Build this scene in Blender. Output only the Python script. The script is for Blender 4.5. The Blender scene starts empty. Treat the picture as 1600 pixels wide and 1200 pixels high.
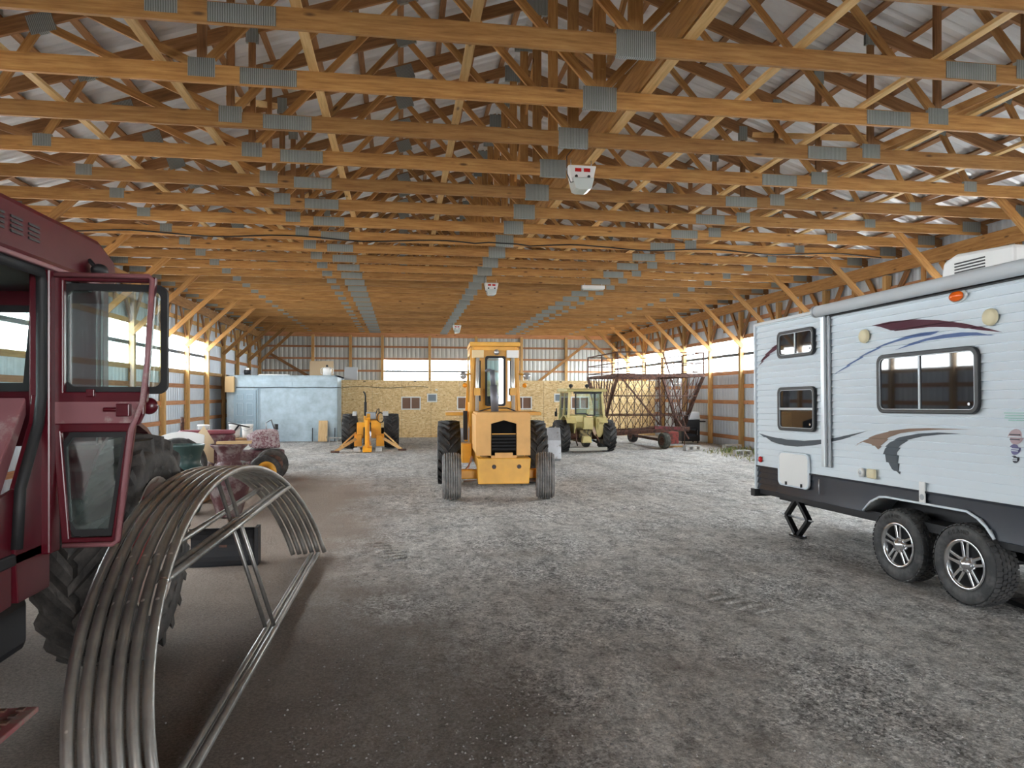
# Pole barn with farm machinery and a camper trailer.
# World frame: X across the barn, Y along it (away from the camera), Z up, metres.
import bpy, bmesh, math, random
from math import sin, cos, pi, radians as R
from mathutils import Vector as V, Matrix, Euler
random.seed(7)
S = bpy.context.scene
C = S.collection

# ------------------------------------------------------------------ materials
def mat(name, col=(.5, .5, .5), rough=.6, metal=0., **kw):
    m = bpy.data.materials.new(name); m.use_nodes = True
    b = m.node_tree.nodes['Principled BSDF']
    b.inputs['Base Color'].default_value = (*col, 1)
    b.inputs['Roughness'].default_value = rough
    b.inputs['Metallic'].default_value = metal
    for k, v in kw.items():
        b.inputs[k.replace('_', ' ')].default_value = v
    return m

class NT:
    """tiny node helper"""
    def __init__(s, m): s.m = m; s.t = m.node_tree; s.b = s.t.nodes.get('Principled BSDF')
    def n(s, typ, **kw):
        x = s.t.nodes.new('ShaderNode' + typ)
        for k, v in kw.items():
            if k.startswith('i_'):
                x.inputs[k[2:].replace('_', ' ')].default_value = v
            else: setattr(x, k, v)
        return x
    def l(s, a, ao, b, bi): s.t.links.new(a.outputs[ao], b.inputs[bi])
    def coord(s, kind='Object', scale=(1, 1, 1), rot=(0, 0, 0)):
        c = s.n('TexCoord'); mp = s.n('Mapping')
        mp.inputs['Scale'].default_value = scale; mp.inputs['Rotation'].default_value = rot
        s.l(c, kind, mp, 'Vector'); return mp
    def noise(s, co, scale, detail=4, rough=.6):
        x = s.n('TexNoise'); x.inputs['Scale'].default_value = scale
        x.inputs['Detail'].default_value = detail; x.inputs['Roughness'].default_value = rough
        s.l(co, 'Vector', x, 'Vector'); return x
    def ramp(s, src, so, stops):
        r = s.n('ValToRGB'); e = r.color_ramp.elements
        while len(e) > 1: e.remove(e[0])
        e[0].position = stops[0][0]; e[0].color = (*stops[0][1], 1)
        for p, c in stops[1:]:
            k = e.new(p); k.color = (*c, 1)
        s.l(src, so, r, 'Fac'); return r
    def mix(s, fac, fo, a, ao, b, bo, blend='MIX', f=1.):
        x = s.n('MixRGB', blend_type=blend)
        if fac is not None: s.l(fac, fo, x, 'Fac')
        else: x.inputs['Fac'].default_value = f
        for src, o, i in ((a, ao, 'Color1'), (b, bo, 'Color2')):
            if isinstance(src, tuple): x.inputs[i].default_value = (*src, 1)
            else: s.l(src, o, x, i)
        return x
    def bump(s, src, so, strength=.3, dist=.01):
        x = s.n('Bump'); x.inputs['Strength'].default_value = strength; x.inputs['Distance'].default_value = dist
        s.l(src, so, x, 'Height'); s.l(x, 'Normal', s.b, 'Normal'); return x

def wood_mat(name, dark, mid, light, rough=.65):
    m = mat(name, mid, rough); t = NT(m)
    co = t.coord('UV', (1.3, 16, 1)); info = t.n('ObjectInfo')
    ad = t.n('VectorMath', operation='ADD'); t.l(co, 'Vector', ad, 0)
    sc = t.n('VectorMath', operation='SCALE'); sc.inputs['Scale'].default_value = 37.
    cmb = t.n('CombineXYZ'); t.l(info, 'Random', cmb, 'X'); t.l(info, 'Random', cmb, 'Y'); t.l(info, 'Random', cmb, 'Z')
    t.l(cmb, 'Vector', sc, 0); t.l(sc, 'Vector', ad, 1)
    nz = t.noise(ad, 1.6, 5, .65)
    r = t.ramp(nz, 'Fac', [(.28, dark), (.5, mid), (.75, light)])
    # knots
    ck = t.coord('UV', (1.6, 5, 1)); ad2 = t.n('VectorMath', operation='ADD'); t.l(ck, 'Vector', ad2, 0); t.l(sc, 'Vector', ad2, 1)
    vo = t.n('TexVoronoi'); vo.inputs['Scale'].default_value = 1.; t.l(ad2, 'Vector', vo, 'Vector')
    kr = t.ramp(vo, 'Distance', [(.05, (0, 0, 0)), (.12, (1, 1, 1))])
    k = t.mix(kr, 'Color', tuple(d * .45 for d in dark), None, r, 'Color')
    hv = t.n('HueSaturation'); t.l(k, 'Color', hv, 'Color')
    mr = t.n('MapRange'); mr.inputs['To Min'].default_value = .72; mr.inputs['To Max'].default_value = 1.18
    t.l(info, 'Random', mr, 'Value'); t.l(mr, 'Result', hv, 'Value')
    t.l(hv, 'Color', t.b, 'Base Color')
    t.bump(nz, 'Fac', .25, .004)
    return m

def worn(name, col, rust, rough=.5, amount=.62, scale=6, metal=0., dirt=None):
    """paint with rust / dirt patches of their own shape"""
    m = mat(name, col, rough, metal); t = NT(m)
    co = t.coord('Object'); n1 = t.noise(co, scale, 8, .7); n2 = t.noise(co, scale * .35, 4, .6)
    r = t.ramp(n1, 'Fac', [(amount - .04, (0, 0, 0)), (amount + .06, (1, 1, 1))])
    var = t.ramp(n2, 'Fac', [(.3, tuple(c * .78 for c in col)), (.7, tuple(min(1, c * 1.12) for c in col))])
    x = t.mix(r, 'Color', var, 'Color', rust, None)
    t.l(x, 'Color', t.b, 'Base Color')
    rr = t.ramp(r, 'Color', [(0, (rough,) * 3), (1, (.9,) * 3)]); t.l(rr, 'Color', t.b, 'Roughness')
    return m

WOOD = wood_mat('pine_truss_wood', (.26, .112, .028), (.43, .208, .058), (.57, .32, .105))
WOOD_L = wood_mat('pale_lumber', (.55, .33, .12), (.74, .48, .20), (.84, .60, .30))
WOOD_D = wood_mat('brown_purlin_wood', (.17, .075, .026), (.29, .135, .046), (.40, .20, .08))
WOOD_P = wood_mat('post_wood', (.40, .22, .07), (.58, .34, .12), (.70, .45, .18))
WOOD_R = wood_mat('red_girt_wood', (.38, .16, .07), (.55, .25, .11), (.66, .34, .17))

def steel_sheet(name, a, b, rough=.38, metal=.35):
    m = mat(name, a, rough, metal); t = NT(m)
    co = t.coord('Object', (.4, .4, .4)); n = t.noise(co, 1.2, 3, .5)
    r = t.ramp(n, 'Fac', [(.35, a), (.65, b)]); t.l(r, 'Color', t.b, 'Base Color'); return m
ROOF = steel_sheet('galvalume_roof', (.60, .61, .62), (.74, .74, .74), .34, .3)
SIDING = steel_sheet('blue_white_siding', (.53, .60, .68), (.66, .72, .78), .45, .15)
SIDING_B = steel_sheet('grey_siding', (.44, .45, .43), (.56, .57, .54), .45, .3)

def plate_mat():
    m = mat('galvanised_nail_plate', (.33, .35, .33), .5, .5); t = NT(m)
    co = t.coord('Object'); w = t.n('TexWave', wave_type='BANDS', bands_direction='X'); w.inputs['Scale'].default_value = 16
    w.inputs['Distortion'].default_value = 1.; t.l(co, 'Vector', w, 'Vector')
    n = t.noise(co, 40, 3); mx = t.mix(None, None, w, 'Fac', n, 'Fac', 'MULTIPLY', .5)
    r = t.ramp(mx, 'Color', [(.1, (.17, .185, .17)), (.5, (.36, .38, .36))]); t.l(r, 'Color', t.b, 'Base Color')
    t.bump(w, 'Fac', .5, .004); return m
PLATE = plate_mat()

def osb_mat():
    m = mat('osb_board', (.7, .5, .25), .75); t = NT(m)
    va = []
    for i, (rot, sc) in enumerate(((.5, (9, 9, 26)), (-.6, (9, 9, 24)), (1.3, (24, 9, 9)))):
        co = t.coord('Object', sc, (0, rot, 0)); v = t.n('TexVoronoi'); v.inputs['Scale'].default_value = 1.
        t.l(co, 'Vector', v, 'Vector'); va.append(v)
    bw = [t.n('RGBToBW') for _ in va]
    for v, b in zip(va, bw): t.l(v, 'Color', b, 'Color')
    co = t.coord('Object'); n = t.noise(co, 7, 3); r0 = t.ramp(n, 'Fac', [(.48, (0, 0, 0)), (.52, (1, 1, 1))])
    a = t.mix(r0, 'Color', bw[0], 'Val', bw[1], 'Val'); n2 = t.noise(co, 4, 3)
    r1 = t.ramp(n2, 'Fac', [(.58, (0, 0, 0)), (.62, (1, 1, 1))]); a = t.mix(r1, 'Color', a, 'Color', bw[2], 'Val')
    r = t.ramp(a, 'Color', [(.0, (.46, .27, .11)), (.3, (.70, .48, .22)), (.7, (.84, .63, .33)), (1, (.92, .77, .50))])
    t.l(r, 'Color', t.b, 'Base Color'); t.bump(a, 'Color', .2, .003); return m
OSB = osb_mat()

def gravel_floor_mat():
    m = mat('gravel_ground', (.3, .29, .28), .95); t = NT(m)
    co = t.coord('Object')
    v = t.n('TexVoronoi'); v.inputs['Scale'].default_value = 42; t.l(co, 'Vector', v, 'Vector')
    v2 = t.n('TexVoronoi'); v2.inputs['Scale'].default_value = 90; t.l(co, 'Vector', v2, 'Vector')
    b1 = t.n('RGBToBW'); t.l(v, 'Color', b1, 'Color'); b2 = t.n('RGBToBW'); t.l(v2, 'Color', b2, 'Color')
    st = t.mix(None, None, b1, 'Val', b2, 'Val', 'MIX', .5)
    stone = t.ramp(st, 'Color', [(.18, (.10, .095, .09)), (.5, (.50, .485, .46)), (.82, (.96, .94, .91))])
    fine = t.noise(co, 55, 6, .75)
    dust = t.ramp(fine, 'Fac', [(.32, (.30, .275, .245)), (.68, (.88, .85, .80))])
    patch = t.noise(co, .9, 7, .62)
    pr = t.ramp(patch, 'Fac', [(.40, (0, 0, 0)), (.60, (1, 1, 1))])
    g = t.mix(pr, 'Color', stone, 'Color', dust, 'Color')
    streak = t.noise(t.coord('Object', (1.5, .35, 1)), 1.1, 6, .6)
    sr = t.ramp(streak, 'Fac', [(.30, (.72, .71, .70)), (.56, (1.05, 1.05, 1.05))])
    g = t.mix(None, None, g, 'Color', sr, 'Color', 'MULTIPLY', 1.)
    grit = t.noise(t.coord('Object', (1, .55, 1)), 7., 10, .78)
    gr = t.ramp(grit, 'Fac', [(.36, (.38, .37, .36)), (.50, (1., 1., 1.)), (.66, (1.35, 1.35, 1.35))])
    grit2 = t.noise(co, 24., 8, .8); gr2 = t.ramp(grit2, 'Fac', [(.36, (.45, .44, .43)), (.5, (1., 1., 1.)), (.64, (1.4, 1.4, 1.4))])
    g = t.mix(None, None, g, 'Color', gr, 'Color', 'MULTIPLY', .9); g = t.mix(None, None, g, 'Color', gr2, 'Color', 'MULTIPLY', .85)
    # bare reddish-brown dirt along the maroon tractor's side of the barn
    sep = t.n('SeparateXYZ'); c2 = t.n('TexCoord'); t.l(c2, 'Object', sep, 'Vector')
    wob = t.noise(co, .7, 6, .65)
    ma = t.n('MapRange'); ma.inputs['From Min'].default_value = .3; ma.inputs['From Max'].default_value = -2.2
    t.l(sep, 'X', ma, 'Value')
    sub = t.n('MapRange'); sub.inputs['From Min'].default_value = 17.5; sub.inputs['From Max'].default_value = 14.
    t.l(sep, 'Y', sub, 'Value')
    mul = t.n('Math', operation='MULTIPLY'); t.l(ma, 'Result', mul, 0); t.l(sub, 'Result', mul, 1)
    ad = t.n('Math', operation='ADD'); t.l(mul, 'Value', ad, 0); t.l(wob, 'Fac', ad, 1)
    dr = t.ramp(ad, 'Value', [(.55, (0, 0, 0)), (1.35, (1, 1, 1))])
    dirt = t.ramp(fine, 'Fac', [(.3, (.25, .19, .15)), (.7, (.50, .41, .34))])
    g2 = t.mix(dr, 'Color', g, 'Color', dirt, 'Color')
    # dark soil round the maroon tractor, with the tractor's shade painted in
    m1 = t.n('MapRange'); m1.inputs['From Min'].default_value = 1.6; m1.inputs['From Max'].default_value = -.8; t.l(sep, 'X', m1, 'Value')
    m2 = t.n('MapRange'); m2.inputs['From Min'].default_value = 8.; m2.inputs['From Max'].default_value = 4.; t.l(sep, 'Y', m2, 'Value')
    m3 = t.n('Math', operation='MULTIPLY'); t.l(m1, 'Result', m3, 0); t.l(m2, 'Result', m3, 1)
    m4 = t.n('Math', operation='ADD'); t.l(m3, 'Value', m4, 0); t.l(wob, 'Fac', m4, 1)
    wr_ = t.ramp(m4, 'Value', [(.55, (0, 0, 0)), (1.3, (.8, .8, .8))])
    shaded_soil = t.ramp(fine, 'Fac', [(.3, (.09, .07, .055)), (.7, (.28, .235, .20))])
    g2 = t.mix(wr_, 'Color', g2, 'Color', shaded_soil, 'Color')
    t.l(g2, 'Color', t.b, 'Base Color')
    h = t.mix(None, None, st, 'Color', fine, 'Fac', 'MIX', .5)
    h2 = t.mix(None, None, h, 'Color', grit, 'Fac', 'MIX', .6)
    t.bump(h2, 'Color', .9, .06)
    return m
GRAVEL = gravel_floor_mat()

def rubber(name, col, dusty=(.25, .22, .19), amt=.6):
    m = mat(name, col, .7); t = NT(m); co = t.coord('Object'); n = t.noise(co, 7, 7, .7)
    r = t.ramp(n, 'Fac', [(amt - .15, col), (amt + .2, dusty)]); t.l(r, 'Color', t.b, 'Base Color')
    t.bump(n, 'Fac', .15, .004); return m
TYRE = rubber('tyre_rubber', (.028, .027, .027), (.11, .10, .09))
TYRE_D = rubber('dusty_tyre_rubber', (.03, .027, .025), (.115, .10, .088), .55)
TYRE_G = rubber('grey_ribbed_tyre', (.12, .115, .115), (.30, .28, .26), .5)

def glass(name, tint=(.82, .93, .90), refl=.12, rough=.02, dust=0.):
    m = bpy.data.materials.new(name); m.use_nodes = True; t = NT(m); t.t.nodes.remove(t.b)
    out = t.t.nodes['Material Output']
    tr = t.n('BsdfTransparent'); tr.inputs['Color'].default_value = (*tint, 1)
    gl = t.n('BsdfGlossy'); gl.inputs['Roughness'].default_value = rough
    fr = t.n('Fresnel'); fr.inputs['IOR'].default_value = 1.5
    ma = t.n('Math', operation='ADD'); ma.inputs[1].default_value = refl * .5; t.l(fr, 'Fac', ma, 0)
    mx = t.n('MixShader'); t.l(ma, 'Value', mx, 0); t.l(tr, 'BSDF', mx, 1); t.l(gl, 'BSDF', mx, 2)
    last = mx
    if dust:
        df = t.n('BsdfDiffuse'); df.inputs['Color'].default_value = (.6, .66, .64, 1)
        co = t.coord('Object'); n = t.noise(co, 5, 7, .7)
        r = t.ramp(n, 'Fac', [(.35, (0, 0, 0)), (.8, (dust,) * 3)])
        m2 = t.n('MixShader'); t.l(r, 'Color', m2, 0); t.l(mx, 'Shader', m2, 1); t.l(df, 'BSDF', m2, 2); last = m2
    t.l(last, 'Shader', out, 'Surface'); return m
GLASS = glass('cab_glass', dust=.14)
GLASS_T = mat('tinted_window_glass', (.012, .013, .015), .03, 0, Specular_IOR_Level=.8)

def poly_panel():
    """clear corrugated daylight panel: lets the sky through with a milky share"""
    m = bpy.data.materials.new('clear_daylight_panel'); m.use_nodes = True; t = NT(m); t.t.nodes.remove(t.b)
    out = t.t.nodes['Material Output']
    tr = t.n('BsdfTransparent'); tr.inputs['Color'].default_value = (.92, .95, .96, 1)
    tl = t.n('BsdfTranslucent'); tl.inputs['Color'].default_value = (.85, .9, .92, 1)
    mx = t.n('MixShader'); mx.inputs[0].default_value = .3
    t.l(tr, 'BSDF', mx, 1); t.l(tl, 'BSDF', mx, 2); t.l(mx, 'Shader', out, 'Surface'); return m
PANEL = poly_panel()

MAROON = worn('maroon_paint', (.092, .006, .013), (.16, .06, .05), .28, .72, 5)
MAROON_F = worn('faded_maroon_paint', (.27, .11, .12), (.40, .31, .29), .32, .60, 3)
RED_RIM = mat('red_wheel_centre', (.42, .09, .09), .6)
CREAM_RIM = worn('dull_cream_rim', (.50, .44, .38), (.25, .15, .10), .5, .62)
YEL = worn('machine_yellow_paint', (.80, .40, .045), (.40, .18, .05), .42, .68, 5)
YEL_F = worn('faded_yellow_paint', (.80, .43, .13), (.62, .29, .07), .5, .70, 4)
ORANGE = worn('backhoe_orange_paint', (.88, .38, .02), (.36, .14, .04), .42, .70, 6)
CREAMY = worn('cream_yellow_paint', (.66, .55, .24), (.22, .12, .06), .5, .64, 5)
RUST = worn('rusty_steel', (.16, .075, .05), (.07, .04, .035), .8, .5, 8)
DARK = mat('dark_steel', (.022, .022, .024), .55, .3)
BLACK = mat('black_plastic', (.012, .012, .013), .45)
SEAL = mat('black_rubber_seal', (.014, .014, .015), .6)
CHROME = mat('bright_metal', (.72, .73, .75), .18, 1.)
STEEL = mat('bare_steel', (.50, .51, .53), .35, .9)
def pipe_mat():
    m = mat('weathered_galvanised_pipe', (.30, .29, .265), .40, .85); t = NT(m)
    co = t.coord('Object'); n = t.noise(co, 3, 6, .65)
    r = t.ramp(n, 'Fac', [(.3, (.24, .235, .22)), (.6, (.42, .41, .385)), (.8, (.54, .53, .51))])
    v = t.n('TexVoronoi'); v.inputs['Scale'].default_value = 9.; t.l(co, 'Vector', v, 'Vector')
    sp = t.ramp(v, 'Distance', [(.07, (1, 1, 1)), (.10, (0, 0, 0))])
    x = t.mix(sp, 'Color', r, 'Color', (.75, .74, .70), None); t.l(x, 'Color', t.b, 'Base Color')
    return m
PIPE = pipe_mat()
WHITE = mat('white_skin', (.70, .765, .81), .25)
WHITE_P = mat('white_plastic', (.80, .80, .78), .45)
CREAM_P = mat('cream_plastic', (.72, .64, .42), .5)
CHAR = mat('charcoal_skin', (.028, .034, .046), .22, .2)
GREY = mat('grey_trim', (.38, .40, .42), .4, .3)
BLUE = worn('pale_blue_paint', (.42, .52, .58), (.66, .70, .72), .6, .74, 9)
BLUE_D = mat('grey_blue_door_paint', (.30, .40, .47), .55)
CONC = worn('concrete', (.52, .51, .49), (.36, .35, .33), .9, .6, 12)
GREENP = worn('dark_green_planter', (.035, .075, .07), (.12, .14, .125), .38, .62, 4)
BURG = worn('burgundy_planter', (.095, .03, .035), (.22, .175, .165), .45, .52, 5)
AMBER = mat('amber_lens', (.85, .30, .02), .2)
REDL = mat('red_lens', (.55, .02, .02), .2)
ORANGEL = mat('orange_lens', (.85, .14, .01), .15)
LAMPG = mat('lamp_glass', (.62, .64, .66), .08, .7)
LENS = mat('clear_lens', (.62, .68, .66), .12)
BOARD = mat('board_tan', (.62, .47, .30), .8)
PLY = wood_mat('plywood', (.55, .33, .14), (.70, .47, .23), (.80, .58, .33))

# ------------------------------------------------------------------ mesh builder
class MB:
    def __init__(s): s.v = []; s.f = []; s.m = []; s.uv = {}; s.sm = []
    def add(s, vs, fs, mi=0, M=None, smooth=False, uvs=None):
        o = len(s.v)
        s.v += [tuple(M @ V(v)) if M is not None else tuple(v) for v in vs]
        for k, f in enumerate(fs):
            if uvs: s.uv[len(s.f)] = uvs[k]
            s.f.append(tuple(o + i for i in f)); s.m.append(mi); s.sm.append(smooth)
        return s
    def box(s, c, d, mi=0, rot=None):
        x, y, z = d[0] / 2, d[1] / 2, d[2] / 2
        vs = [(-x, -y, -z), (x, -y, -z), (x, y, -z), (-x, y, -z), (-x, -y, z), (x, -y, z), (x, y, z), (-x, y, z)]
        M = Matrix.Translation(c)
        if rot: M = M @ Euler(rot).to_matrix().to_4x4()
        return s.add(vs, [(0, 3, 2, 1), (4, 5, 6, 7), (0, 1, 5, 4), (1, 2, 6, 5), (2, 3, 7, 6), (3, 0, 4, 7)], mi, M)
    def span(s, lo, hi, mi=0):
        return s.box([(a + b) / 2 for a, b in zip(lo, hi)], [abs(b - a) for a, b in zip(lo, hi)], mi)
    def bar(s, p0, p1, w, t, side=(0, 1, 0), mi=0, tw=None):
        """lumber / beam from p0 to p1: w across (perpendicular to side), t along 'side'; UV u runs along the length"""
        p0, p1 = V(p0), V(p1); d = p1 - p0; L = d.length; d.normalize()
        sd = V(side); sd = (sd - d * sd.dot(d)).normalized(); up = d.cross(sd)
        vs = []; w1 = tw or w
        for p, ww in ((p0, w), (p1, w1)):
            for a, b in ((-1, -1), (1, -1), (1, 1), (-1, 1)): vs.append(p + sd * (a * t / 2) + up * (b * ww / 2))
        fs = [(0, 1, 2, 3), (7, 6, 5, 4), (4, 5, 1, 0), (5, 6, 2, 1), (6, 7, 3, 2), (7, 4, 0, 3)]
        ws = [t, w, t, w]; uvs = [[(0, 0), (t, 0), (t, w), (0, w)]] * 2; acc = 0
        for q in ws:
            uvs.append([(L, acc), (L, acc + q), (0, acc + q), (0, acc)]); acc += q
        return s.add(vs, fs, mi, None, False, uvs)
    def tube(s, pts, r, n=8, mi=0, closed=False, caps=True):
        pts = [V(p) for p in pts]; N = len(pts); rs = r if isinstance(r, (list, tuple)) else [r] * N
        vs = []; prev = None
        for i, p in enumerate(pts):
            if closed: d = pts[(i + 1) % N] - pts[i - 1]
            else: d = pts[min(i + 1, N - 1)] - pts[max(i - 1, 0)]
            d.normalize()
            if prev is None:
                a = V((0, 0, 1)) if abs(d.z) < .9 else V((1, 0, 0)); u = d.cross(a).normalized()
            else: u = (prev - d * prev.dot(d)).normalized()
            prev = u; w = d.cross(u)
            for k in range(n):
                a = 2 * pi * k / n; vs.append(p + (u * cos(a) + w * sin(a)) * rs[i])
        fs = []
        for i in range(N if closed else N - 1):
            j = (i + 1) % N
            for k in range(n):
                l = (k + 1) % n; fs.append((i * n + k, j * n + k, j * n + l, i * n + l))
        s.add(vs, fs, mi, None, True)
        if caps and not closed:
            o = len(s.v) - len(vs)
            s.f.append(tuple(o + k for k in range(n))); s.m.append(mi); s.sm.append(False)
            s.f.append(tuple(o + (N - 1) * n + k for k in range(n - 1, -1, -1))); s.m.append(mi); s.sm.append(False)
        return s
    def cyl(s, p0, p1, r, n=16, mi=0, r1=None): return s.tube([p0, p1], [r, r if r1 is None else r1], n, mi)
    def lathe(s, prof, n=32, axis='X', c=(0, 0, 0), mi=0, M=None, smooth=True):
        """prof: (along-axis, radius)"""
        vs = []
        for a, r in prof:
            for k in range(n):
                t = 2 * pi * k / n; y, z = r * cos(t), r * sin(t)
                vs.append({'X': (a, y, z), 'Y': (y, a, z), 'Z': (y, z, a)}[axis])
        fs = []
        for i in range(len(prof) - 1):
            for k in range(n):
                l = (k + 1) % n; fs.append((i * n + k, i * n + l, (i + 1) * n + l, (i + 1) * n + k))
        MM = Matrix.Translation(c)
        if M is not None: MM = MM @ M
        return s.add(vs, fs, mi, MM, smooth)
    def prism(s, poly, axis, a, b, mi=0):
        """polygon (2D) extruded along an axis from a to b"""
        f = {'X': lambda p, h: (h, p[0], p[1]), 'Y': lambda p, h: (p[0], h, p[1]), 'Z': lambda p, h: (p[0], p[1], h)}[axis]
        n = len(poly); vs = [f(p, a) for p in poly] + [f(p, b) for p in poly]
        fs = [tuple(range(n)), tuple(range(2 * n - 1, n - 1, -1))] + [(i, i + n, (i + 1) % n + n, (i + 1) % n) for i in range(n)]
        return s.add(vs, fs, mi)
    def sphere(s, c, r, n=12, mi=0, sc=(1, 1, 1)):
        prof = [(-cos(pi * i / n) * r, max(sin(pi * i / n) * r, 1e-4)) for i in range(n + 1)]
        return s.lathe(prof, n * 2, 'Z', c, mi, Matrix.Diagonal((*sc, 1)))
    def build(s, name, mats, parent=None, bevel=0., loc=None, rot=None):
        if not isinstance(mats, (list, tuple)): mats = [mats]
        me = bpy.data.meshes.new(name); me.from_pydata([tuple(v) for v in s.v], [], s.f)
        for m in mats: me.materials.append(m)
        me.polygons.foreach_set('material_index', s.m); me.polygons.foreach_set('use_smooth', s.sm)
        if s.uv:
            ul = me.uv_layers.new(name='UVMap')
            for fi, uvs in s.uv.items():
                p = me.polygons[fi]
                for li, q in zip(p.loop_indices, uvs): ul.data[li].uv = q
        bm = bmesh.new(); bm.from_mesh(me); bmesh.ops.recalc_face_normals(bm, faces=bm.faces); bm.to_mesh(me); bm.free()
        o = bpy.data.objects.new(name, me); C.objects.link(o)
        if parent is not None: o.parent = parent
        if loc: o.location = loc
        if rot: o.rotation_euler = rot
        if bevel:
            b = o.modifiers.new('b', 'BEVEL'); b.width = bevel; b.segments = 2; b.limit_method = 'ANGLE'; b.angle_limit = R(40)
        return o

def tag(o, label=None, cat=None, group=None, kind=None):
    if label: o['label'] = label
    if cat: o['category'] = cat
    if group: o['group'] = group
    if kind: o['kind'] = kind
    return o
def thing(name, label, cat, loc=(0, 0, 0), rot=(0, 0, 0), group=None):
    o = bpy.data.objects.new(name, None); C.objects.link(o); o.location = loc; o.rotation_euler = rot
    o.empty_display_size = .2
    return tag(o, label, cat, group)
def dup(root, parent=None, **kw):
    r = root.copy(); C.objects.link(r); r.parent = parent
    for ch in list(root.children): dup(ch, r)
    return r
def rrect(x0, x1, z0, z1, r, n=5):
    pts = []
    for cx, cz, a0 in ((x1 - r, z1 - r, 0), (x0 + r, z1 - r, 90), (x0 + r, z0 + r, 180), (x1 - r, z0 + r, 270)):
        for k in range(n + 1):
            a = R(a0 + 90 * k / n); pts.append((cx + r * cos(a), cz + r * sin(a)))
    return pts
def inset(poly, f, g=None):
    cx = sum(p[0] for p in poly) / len(poly); cz = sum(p[1] for p in poly) / len(poly)
    g = f if g is None else g
    return [(cx + (p[0] - cx) * f, cz + (p[1] - cz) * g) for p in poly]
def ring(mb, outer, inner, axis, a, b, mi=0):
    """frame between two outlines with the same number of points, a..b thick"""
    f = {'X': lambda p, h: (h, p[0], p[1]), 'Y': lambda p, h: (p[0], h, p[1]), 'Z': lambda p, h: (p[0], p[1], h)}[axis]
    n = len(outer); vs = [f(p, a) for p in outer] + [f(p, a) for p in inner] + [f(p, b) for p in outer] + [f(p, b) for p in inner]
    fs = []
    for i in range(n):
        j = (i + 1) % n
        fs += [(i, j, n + j, n + i), (2 * n + i, 3 * n + i, 3 * n + j, 2 * n + j), (i, 2 * n + i, 2 * n + j, j), (n + i, n + j, 3 * n + j, 3 * n + i)]
    mb.add(vs, fs, mi)

# ------------------------------------------------------------------ wheels (axis along X, centre at origin)
def tyre_profile(Rr, W, rim, h=0.):
    T = Rr - h
    return [(-.36 * W, rim), (-.43 * W, rim + .02), (-.49 * W, rim + .35 * (T - rim)), (-.50 * W, rim + .6 * (T - rim)), (-.475 * W, rim + .85 * (T - rim)),
            (-.42 * W, T * .965), (-.22 * W, T * .993), (0, T), (.22 * W, T * .993), (.42 * W, T * .965), (.475 * W, rim + .85 * (T - rim)),
            (.50 * W, rim + .6 * (T - rim)), (.49 * W, rim + .35 * (T - rim)), (.43 * W, rim + .02), (.36 * W, rim)]
def ag_tyre(Rr, W, rim, nl=20, lug=.045, direc=1):
    """tractor tyre with chevron lugs"""
    mb = MB(); h = lug * Rr / .6; mb.lathe(tyre_profile(Rr, W, rim, h), 56)
    T = Rr - h
    for sg in (-1, 1):
        for k in range(nl):
            a0 = 2 * pi * (k + (.5 if sg > 0 else 0)) / nl; vs = []
            for t in (0, .35, .7, 1., 1.12):
                x = sg * W * (.0 - .03 + .50 * min(t, 1.04)); da = direc * .42 * min(t, 1.) * (20 / nl) ** .5
                base = T * (1 - .035 * min(t, 1.) ** 3) - .02
                top = base + h + .02 if t < 1.1 else base - h * .9
                if t > 1.1: base -= h * 2.2
                hw = .34 * pi / nl
                for rr, s2 in ((base, -1.25), (base, 1.25), (top, .8), (top, -.8)):
                    a = a0 + da + hw * s2; vs.append((x, rr * cos(a), rr * sin(a)))
            fs = [(0, 1, 2, 3), (19, 18, 17, 16)]
            for i in range(4):
                for q in range(4): fs.append((i * 4 + q, (i + 1) * 4 + q, (i + 1) * 4 + (q + 1) % 4, i * 4 + (q + 1) % 4))
            mb.add(vs, fs)
    return mb
def rib_tyre(Rr, W, rim, ribs=6):
    mb = MB(); p = tyre_profile(Rr, W, rim)[:5]; q = []
    for i in range(ribs):
        a = -.43 + .86 * i / ribs; b = -.43 + .86 * (i + 1) / ribs; g = .02
        f = lambda x: Rr * (1 - .05 * (abs(x) / .45) ** 2.2)
        q += [((a + g) * W, f(a) - .022), ((a + g) * W, f(a)), ((b - g) * W, f(b)), ((b - g) * W, f(b) - .022)]
    mb.lathe(p + q + [(-x, r) for x, r in reversed(p)], 48); return mb
def dish_rim(rim, W, out=1, depth=.10, bolts=8):
    """rim barrel + dished centre; 'out' = side of the axis that shows"""
    mb = MB(); s = out
    mb.lathe([(s * .44 * W, rim + .018), (s * .44 * W, rim - .004), (s * .38 * W, rim - .03), (s * .12 * W, rim - .06), (-s * .36 * W, rim - .05), (-s * .44 * W, rim + .01)], 40)
    return mb
def dish_disc(rim, W, out=1, bolts=8):
    mb = MB(); s = out; x = s * .12 * W
    mb.lathe([(x, rim - .05), (x - s * .03, rim * .75), (x - s * .05, rim * .55), (x + s * .03, rim * .42), (x + s * .03, rim * .22), (x + s * .09, rim * .2), (x + s * .1, .001)], 32)
    for k in range(bolts):
        a = 2 * pi * k / bolts; y, z = rim * .32 * cos(a), rim * .32 * sin(a); mb.cyl((x, y, z), (x + s * .055, y, z), .02, 6)
    return mb
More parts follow.
